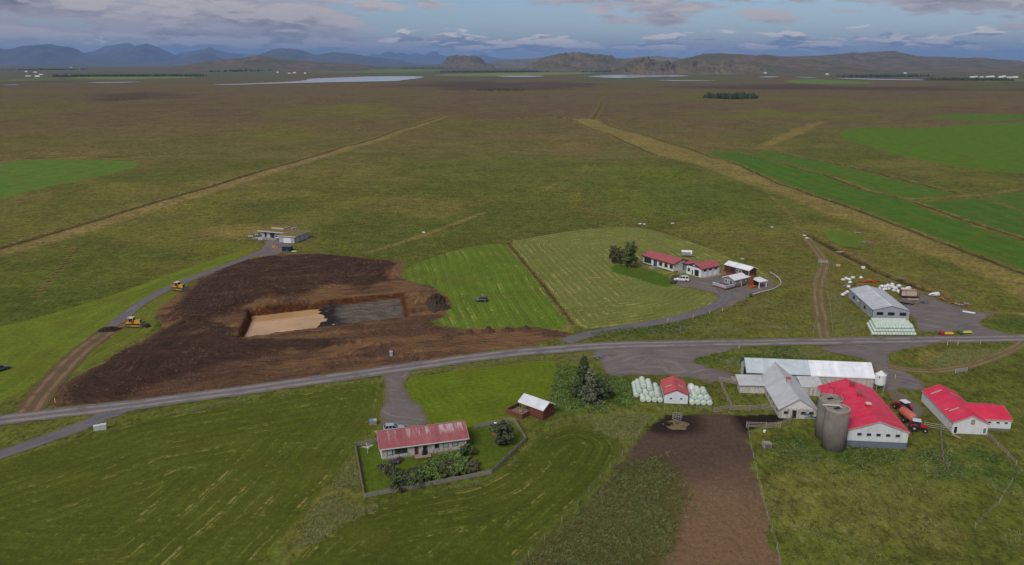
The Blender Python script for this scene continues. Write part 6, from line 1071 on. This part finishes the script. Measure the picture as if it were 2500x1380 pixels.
for k, (px, h_, r_, mt, lb) in enumerate([((975, 1190), 2.2, 2.3, DKG, 'dark shrub at the left end of the garden hedge'), ((1010, 1182), 1.8, 1.9, MDG, 'leafy shrub second from left in the garden hedge'), ((1050, 1172), 1.9, 2.0, LTG, 'light green shrub in the middle of the garden hedge'), ((1085, 1163), 1.8, 2.0, MDG, 'leafy shrub right of the middle in the garden hedge'), ((1120, 1155), 1.6, 1.7, LTG, 'light green shrub near the right end of the garden hedge'), ((1152, 1148), 1.2, 1.5, OLV, 'low olive shrub at the right end of the garden hedge'), ((1137, 1114), 1.7, 1.7, DKG, 'dark round shrub at the right corner of the bungalow'), ((1090, 1122), 1.0, 1.6, LTG, 'low bright shrub below the bungalow windows'), ((1120, 1128), 1.3, 1.7, LTG, 'bright green shrub below the right windows'), ((950, 1158), 1.5, 1.2, OLV, 'brownish shrub by the left corner of the garden'), ((992, 1176), 1.9, 2.0, DKG, 'dark shrub between the two left shrubs of the hedge'), ((1030, 1168), 1.8, 1.9, DKG, 'dark shrub behind the middle of the garden hedge'), ((1068, 1158), 1.7, 1.9, MDG, 'mid green shrub set back in the garden hedge'), ((1102, 1147), 1.6, 1.8, DKG, 'dark shrub set back right of the middle of the hedge'), ((1060, 1140), 1.2, 1.6, LTG, 'low bright shrub between the deck and the hedge'), ((1650, 683), 1.3, 1.5, OLV, 'low brownish bush beside the white pickup'), ((1643, 692), .8, 1.0, OLV, 'small bush at the edge of the farmhouse lawn')]):
    tree('garden_shrub', lb, px, h_ * 1.1, r_ * 1.22, 'round', mt, 40 + k, .0, 34, 70, .15, BG if k < 15 else None, 'shrub')
tree('flowering_shrub', 'purple flowering plants by the bungalow wall', (965, 1131), .7, 1.3, 'round', leaf_mat('leaf_purple', (.09, .075, .13), (.06, .07, .05)), 60, .0, 24, 60, .12, None, 'flowers')
tree('flowering_shrub', 'grey purple plants at the left corner of the bungalow bed', (938, 1146), .9, 1.1, 'round', leaf_mat('leaf_lilac', (.10, .09, .11), (.07, .07, .06)), 61, .0, 22, 60, .12, None, 'flowers')
tree('roadside_bush', 'dark small bush at the near end of the guard rail', (1833, 725), 1.0, .8, 'round', DKG, 62, .0, 16, 60, .14, None, 'bush')
def scatter(name, label, cat, polys, n, hmin, hmax, rmin, rmax, per, size, mat, seed, keep=None, flat=.8, blade=False):
    rng = np.random.default_rng(seed); P_ = []
    for poly in polys:
        a = np.array(poly); k = 0; need = int(n / len(polys)); x = rng.uniform(a[:, 0].min(), a[:, 0].max(), need * 6); y = rng.uniform(a[:, 1].min(), a[:, 1].max(), need * 6); ok = (sdf(poly, x, y) > .2) & (sdf(PADDOCK, x, y) > .3 if name == 'tussock_field' else True)
        if keep is not None: ok &= keep(x, y, rng)
        P_.append(np.stack([x[ok], y[ok]], 1)[:need])
    P_ = np.concatenate(P_); N_ = len(P_); r = rng.uniform(rmin, rmax, N_); h = rng.uniform(hmin, hmax, N_); z = H_of(P_[:, 0], P_[:, 1]); cen = np.column_stack([P_, z + h * .45])
    cen[:, 2] = z if blade else cen[:, 2]; V, F, tone = leaves(cen, r, per, size, rng, flat, blade); o = leaf_obj(name, V, F, tone, mat); return prop(o, label, cat, kind='stuff')
scatter('weed_patch', 'lush green weeds growing around the trees beside the cabin', 'weeds', [LUSH[0]], 1300, .1, .75, .3, .75, 20, .13, LTG, 71, lambda x, y, rng: fbm(x, y, 4, 3, 240) + .03 * np.clip(sdf(LUSH[0], x, y), 0, 6) > .46)
scatter('tussock_field', 'dense grassy tussocks covering the left side of the muddy paddock', 'tussocks', [TUSSOCK], 3600, .10, .30, .28, .60, 22, .075, leaf_mat('leaf_tussock', (.100, .122, .036), (.150, .160, .054)), 72, lambda x, y, rng: (fbm(x, y, 5, 3, 200) + .26 * np.clip((sdf(TUSSOCK, x, y) - 2.5) / 6, -1, 1) > .46))
scatter('paddock_tufts', 'scattered grass tufts on the bare mud', 'tufts', [chaikin(GP([(1560, 1060), (1620, 1080), (1700, 1130), (1720, 1240), (1700, 1320), (1620, 1400), (1500, 1200)]), 1)], 110, .12, .3, .25, .6, 16, .10, MATS['leaf_tussock'], 73, lambda x, y, rng: fbm(x, y, 5, 2, 210) > .55)
VERGE = [chaikin(GP(p), 1) for p in ([(560, 975), (800, 942), (930, 924), (940, 936), (850, 940), (700, 967), (480, 1005), (330, 1030)], [(1000, 910), (1250, 876), (1440, 862), (1460, 880), (1400, 895), (1350, 878), (1250, 887), (1100, 907), (1000, 922)], [(1690, 870), (1800, 853), (1985, 852), (2040, 868), (1980, 876), (1812, 880), (1800, 905), (1720, 890)], [(1440, 815), (1560, 803), (1720, 775), (1800, 745), (1860, 725), (1960, 740), (1985, 815), (1700, 828), (1500, 832)], [(2040, 680), (2060, 740), (2110, 790), (2120, 815), (2040, 818), (2025, 740)], [(1900, 1070), (2060, 1110), (2220, 1110), (2300, 1090), (2500, 1150), (2520, 1400), (1930, 1400), (1880, 1250), (1850, 1110)], [(1300, 1040), (1420, 1010), (1560, 1010), (1600, 1010), (1540, 1090), (1500, 1070), (1400, 1035)], [(2185, 870), (2300, 852), (2460, 850), (2440, 870), (2300, 900), (2250, 900)], [(700, 1320), (800, 1200), (866, 1100), (888, 1220), (1000, 1205), (860, 1270), (740, 1350)], [(1010, 1205), (1200, 1170), (1290, 1085), (1320, 1050), (1330, 1060), (1290, 1098), (1200, 1182)])]
scatter('long_grass', 'long uncut grass along the roads and below the barns', 'grass', VERGE, 9000, .08, .3, .35, .9, 12, .30, leaf_mat('leaf_grass', (.125, .150, .042), (.195, .195, .075)), 74, lambda x, y, rng: fbm(x, y, 7, 3, 220) > .44, .35, True)
scatter('green_herbs', 'dark green herbs growing in the damp grass below the barns', 'herbs', [LUSH[1], LUSH[2], LUSH[3], LUSH[5]], 1500, .15, .45, .3, .7, 12, .12, leaf_mat('leaf_herb', (.075, .120, .030), (.125, .155, .046)), 75, lambda x, y, rng: fbm(x, y, 9, 3, 230) > .46, .6)
# ------------------------------------------------------------------ far country: woods, farms, hills, mountains
def wood(name, label, px0, px1, depth, n, hmin, hmax, mat, seed, conifer=True, structure='stuff'):
    rng = np.random.default_rng(seed); a = np.array(G(*px0)); b = np.array(G(*px1)); d = b - a; L = np.hypot(*d); nrm = np.array([-d[1], d[0]]) / L
    if nrm[1] < 0: nrm = -nrm
    t = rng.random(n); w = rng.random(n) * depth; p = a + d * t[:, None] + nrm * w[:, None]; z = H_of(p[:, 0], p[:, 1]); h = rng.uniform(hmin, hmax, n)
    V = []; F = []; T = []
    for k in range(n):
        m = 7; base = len(V); ph = rng.random() * 6; rr = h[k] * (.42 if conifer else .55); tn = rng.random()
        lv = [(0, .9), (.12, 1.0), (.45, .72), (.72, .42), (1.0, .04)] if conifer else [(0, .5), (.2, .95), (.5, 1.0), (.8, .7), (1.0, .15)]
        for f, s in lv:
            for j in range(m): aa = 6.283 * j / m + ph + f * 2; q = rr * s * rng.uniform(.75, 1.25); V.append((p[k, 0] + q * math.cos(aa), p[k, 1] + q * math.sin(aa), z[k] - .3 + h[k] * f * rng.uniform(.95, 1.05))); T.append(tn)
        for i in range(len(lv) - 1):
            for j in range(m): F.append((base + i * m + j, base + i * m + (j + 1) % m, base + (i + 1) * m + (j + 1) % m, base + (i + 1) * m + j))
    return prop(leaf_obj(name, np.array(V), np.array(F), np.array(T), mat), label, 'trees', kind=structure)
FORG = leaf_mat('leaf_forest', (.020, .034, .018), (.034, .048, .022))
wood('conifer_grove', 'isolated dark conifer grove on the brown moor at right', (1756, 246), (1858, 241), 45, 130, 7, 13, FORG, 1)
wood('conifer_grove', 'dark plantation strip on the plain far left', (120, 188), (492, 187), 120, 520, 8, 14, FORG, 2); wood('conifer_grove', 'dark plantation belt in the middle distance', (1106, 178), (1345, 176), 300, 420, 8, 15, FORG, 3); wood('conifer_grove', 'thin dark belt of trees left of the butte houses', (1000, 168), (1165, 167), 300, 260, 9, 16, FORG, 4)
wood('conifer_grove', 'dark wood below the cliffs right of centre', (1655, 173), (1790, 177), 250, 300, 8, 16, FORG, 5); wood('conifer_grove', 'dark tree clump below the rocky bluff', (1510, 177), (1630, 174), 350, 220, 8, 14, FORG, 6); wood('conifer_grove', 'dark tree rows at the far right of the plain', (2275, 197), (2480, 198), 160, 260, 7, 13, FORG, 7); wood('conifer_grove', 'tree rows left of the far right farms', (2140, 190), (2290, 187), 260, 220, 8, 14, FORG, 8); wood('conifer_grove', 'woods around the farms under the brown hill', (590, 176), (790, 170), 400, 220, 9, 15, FORG, 9, False); wood('conifer_grove', 'faint tree belts at the far left', (0, 172), (100, 170), 500, 220, 9, 15, FORG, 10)
wood('scrub_bushes', 'dark scrub dotted across the far brown moor', (0, 262), (1000, 250), 420, 120, .8, 2.0, OLV, 11, False); wood('scrub_bushes', 'scrub patch near the river bend', (1200, 222), (1285, 220), 120, 110, 1.5, 3, FORG, 12, False)
FWH = M('far_white', (.62, .62, .63), .7, .05); FRD = M('far_red', (.36, .09, .07), .7, .1); FGR = M('far_grey', (.30, .30, .31), .7, .1)
def far_house(px, label, group, L=14, W=8, hh=4, roof=None, wall=None, rz=0):
    x, y = G(*px); r = thing('farm_building', label, 'building', (x, y, hz(x, y)), R(rz), group); b = FR(r, L, W, hh, hh + 2.6, .2); b.walls(wall or FWH); b.roof(roof or FGR); return r
for px, L_, rf in (((62, 187), 26, FRD), ((85, 188), 24, FWH), ((95, 183), 30, FRD), ((82, 178), 22, FWH), ((60, 176), 22, FWH), ((170, 166), 30, FWH)): far_house(px, 'tiny white farm building among trees at the far left of the plain', 'farms at the far left', L_, 12, 5, rf, None, random.uniform(-20, 20))
for px, L_, rf in (((752, 173), 40, FRD), ((770, 171), 36, FRD), ((715, 179), 20, FWH), ((703, 180), 18, FRD), ((675, 178), 14, FWH), ((742, 180), 14, FWH)): far_house(px, 'tiny farm building with trees under the brown hill', 'farms under the brown hill', L_, 13, 5, rf, None, random.uniform(-20, 20))
for k in range(12): far_house((1080 + k * 8.0 + random.uniform(-2, 2), 163.2 + random.uniform(-.4, .5)), 'tiny white house at the foot of the flat topped butte', 'houses below the butte', 34, 20, 9, FWH, None, random.uniform(-30, 30))
for px, L_, rf in (((1510, 172), 30, FGR), ((1590, 176), 18, FWH), ((1428, 167), 22, FWH), ((1340, 166), 24, FRD), ((1865, 180), 16, FWH)): far_house(px, 'lone pale farm building below the rocky hills', 'farms below the rocky hills', L_, 12, 5, rf, None, random.uniform(-20, 20))
for k in range(9): far_house((2370 + k * 13 + random.uniform(-4, 4), 189.5 + random.uniform(-1, 1.2)), 'tiny pale farm building at the far right edge of the plain', 'farms at the far right', random.uniform(14, 34), 10, 5, random.choice([FWH, FGR]), None, random.uniform(-20, 20))
for px in ((2090, 173), (2098, 172), (2207, 180), (2016, 183)): far_house(px, 'tiny white house on the slope of the right hills', 'houses on the right slope', 18, 10, 5, FWH)
def hill_mat(name, c1, c2, c3, sc):
    t = NT(name, .95, .05); p = t.pos(); n1 = t.noise(t.mapping(p, (1, .6, 2.5)), sc, 7, .62); n2 = t.noise(p, sc * 5, 5, .6); g = t.nd('ShaderNodeNewGeometry'); sx = t.nd('ShaderNodeSeparateXYZ'); t.put(sx, 0, g.outputs['Normal'])
    c = t.mix(t.ss(n1, .38, .62), c1, c2); c = t.mix(t.math('MULTIPLY', t.ss(t.math('ADD', sx.outputs[2], t.math('MULTIPLY', t.math('SUBTRACT', n2, .5), .5)), .86, .55), .85), c, c3); c = t.scale(c, t.lin(n2, .3, .7, .75, 1.25)); return t.color(c)
H_BR = hill_mat('hill_brown', tuple(S(104, 90, 74)), tuple(S(84, 84, 60)), tuple(S(72, 64, 60)), .0035); H_RK = hill_mat('hill_rock', tuple(S(106, 94, 80)), tuple(S(86, 84, 66)), tuple(S(64, 60, 62)), .006); H_MT = hill_mat('mountain_rock', tuple(S(88, 84, 82)), tuple(S(74, 76, 72)), tuple(S(66, 62, 66)), .0006)
def ridge(name, prof, D, front, back, mat, seed, rough=.12, steep=1.6, nx=150, base=0, crag=0):
    """a range whose crest follows the skyline at distance D (m); slopes fall to the plain in front and behind"""
    prof = sorted(prof); px = np.linspace(prof[0][0], prof[-1][0], nx); py = np.interp(px, [p[0] for p in prof], [p[1] for p in prof])
    x0 = (px - 1250) / FPX * D * CP * 1.0; top = CAM_H + (152 - py) / FPX * D * CP * 1.06
    edge = np.clip(np.minimum((px - px[0]), (px[-1] - px)) / (px[-1] - px[0]) / .06, 0, 1); top = np.maximum(top * edge ** .6, .0)
    nv = 46; s = np.concatenate([np.linspace(-1, 0, 30), np.linspace(0, 1, 17)[1:]]); V = np.zeros((len(s), nx, 3)); span = abs(x0[-1] - x0[0])
    for j, t in enumerate(s):
        y = D + t * (front if t < 0 else back); k = (1 - abs(t)) ** steep if steep >= 1 else 1 - abs(t) ** (1 / steep); xx = x0 * (y / D) ** .5
        nz = fbm(xx + seed * 977, np.full(nx, y), span / 9, 5, seed) - .5; f = k * (1 + rough * 4 * nz * min(1, abs(t) * 3 + .12)) ; rid = 0
        if crag: rid = crag * top.max() * (np.abs(fbm(xx, np.full(nx, y) * .5, span / 14, 4, seed + 9) - .5) * 2 - .3) * (k * (1 - k) * 4)
        V[j, :, 0] = xx; V[j, :, 1] = y; V[j, :, 2] = np.maximum(top * f + rid, -6 * 0 - 2 if abs(t) > .97 else -1) + base * k
    i = np.arange(len(s) * nx).reshape(len(s), nx); F = np.stack([i[:-1, :-1], i[:-1, 1:], i[1:, 1:], i[1:, :-1]], -1).reshape(-1, 4)
    o = obj(name, np_mesh(name, V.reshape(-1, 3), F, mat, True)); return prop(o, kind='structure')
ridge('mountain', [(-160, 150), (-80, 130), (-30, 116), (0, 121), (10, 127), (25, 127), (38, 126), (60, 119), (80, 115), (128, 112), (150, 116), (172, 118), (190, 128), (205, 134), (250, 143), (300, 149), (350, 153)], 26000, 5500, 5000, H_MT, 1, .10, .8, crag=.16)
ridge('mountain', [(180, 150), (205, 131), (240, 127), (265, 116), (300, 111), (322, 110), (336, 117), (360, 130), (420, 150)], 40000, 6000, 5000, H_MT, 2, .08, .9, crag=.16)
ridge('mountain', [(225, 150), (245, 136), (280, 128), (300, 121), (330, 118), (345, 119), (362, 110), (380, 115), (400, 125), (430, 138), (450, 147), (480, 152)], 32000, 6500, 5000, H_MT, 3, .10, .9, crag=.18)
ridge('mountain', [(420, 150), (432, 143), (447, 130), (470, 128), (500, 125), (516, 118), (535, 126), (560, 131), (600, 134), (645, 136), (700, 148)], 38000, 5000, 5000, H_MT, 4, .10, .9, crag=.18); ridge('mountain', [(410, 153), (440, 146), (470, 137), (500, 132), (518, 133), (548, 147), (575, 153)], 26000, 3500, 3500, H_MT, 5, .08, .9)
ridge('mountain', [(610, 152), (640, 136), (668, 124), (690, 121), (710, 122), (740, 126), (760, 133), (775, 136), (790, 134), (812, 130), (860, 133), (890, 138), (950, 145), (1010, 152)], 27000, 4500, 4500, H_MT, 6, .09, .8, crag=.16)
ridge('mountain', [(860, 148), (890, 140), (910, 133), (925, 136), (950, 127), (965, 133), (985, 131), (1000, 136), (1015, 132), (1037, 136), (1057, 128), (1066, 129), (1076, 136), (1092, 139), (1120, 148)], 52000, 5000, 5000, H_MT, 7, .12, .9, 200, crag=.08); ridge('mountain', [(1110, 150), (1150, 137), (1180, 135), (1210, 143), (1300, 147), (1400, 137), (1430, 131), (1470, 137), (1560, 148)], 56000, 5000, 5000, H_MT, 8, .06, 1)
ridge('hill', [(440, 162), (480, 156), (520, 149), (570, 146), (600, 141), (641, 136), (655, 139), (700, 145), (740, 148), (800, 153), (870, 157), (930, 160)], 9500, 2600, 2500, H_BR, 11, .32, 1.25, crag=.16)
ridge('hill', [(1060, 160), (1080, 156), (1097, 139), (1108, 137.5), (1140, 138), (1160, 138), (1172, 143), (1186, 154), (1210, 159)], 11000, 800, 900, H_RK, 12, .22, .55, crag=.14)
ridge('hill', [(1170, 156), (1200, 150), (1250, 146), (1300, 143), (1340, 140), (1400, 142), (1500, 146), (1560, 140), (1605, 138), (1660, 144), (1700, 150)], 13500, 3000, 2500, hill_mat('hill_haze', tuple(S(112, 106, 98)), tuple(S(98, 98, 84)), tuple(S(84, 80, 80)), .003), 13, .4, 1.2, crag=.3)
ridge('hill', [(1280, 160), (1310, 151), (1330, 140), (1352, 137), (1400, 135), (1448, 137), (1468, 135.5), (1480, 138), (1500, 146), (1540, 150), (1590, 158)], 8600, 1500, 2000, H_RK, 14, .34, .7, crag=.26)
ridge('hill', [(1500, 176), (1518, 163), (1540, 153), (1560, 147), (1590, 150), (1612, 152), (1630, 154), (1640, 164), (1665, 176)], 5800, 380, 800, H_RK, 15, .4, .5, crag=.34); ridge('hill', [(1630, 172), (1650, 156), (1680, 150), (1760, 155), (1840, 160), (1855, 168), (1875, 176)], 5900, 420, 900, H_RK, 16, .4, .55, crag=.34)
ridge('hill', [(1560, 164), (1620, 158), (1680, 144), (1715, 134), (1760, 130), (1795, 133), (1820, 137), (1860, 138), (1900, 142), (1960, 146), (2040, 152), (2120, 160)], 7600, 1700, 2000, H_BR, 17, .34, 1.1, crag=.22)
ridge('hill', [(1780, 160), (1830, 140), (1860, 136), (1900, 139), (1950, 138), (2000, 137), (2040, 134), (2100, 133), (2170, 129.5), (2190, 133), (2240, 139), (2310, 141), (2400, 145), (2450, 148), (2478, 155), (2520, 158), (2620, 165)], 10500, 4000, 3000, H_RK, 18, .42, 1.15, 260, crag=.30)
ridge('hill', [(2330, 205), (2400, 190), (2480, 180), (2560, 178), (2700, 184)], 9000, 2500, 1500, H_BR, 19, .16, 1.3)
# ------------------------------------------------------------------ air
hzm = bpy.data.materials.new('air'); hzm.use_nodes = True; nt = hzm.node_tree; nt.nodes.clear(); pv = nt.nodes.new('ShaderNodeVolumePrincipled'); pv.inputs['Color'].default_value = (.30, .53, 1.0, 1); pv.inputs['Density'].default_value = 3.0e-5; pv.inputs['Anisotropy'].default_value = 0.0
nt.links.new(pv.outputs[0], nt.nodes.new('ShaderNodeOutputMaterial').inputs['Volume'])
hb_ = MB().box(-90000, 90000, -6000, 90000, -12, 1200).build('haze', hzm); prop(hb_, 'thin blue air over the whole plain', 'haze', kind='stuff')
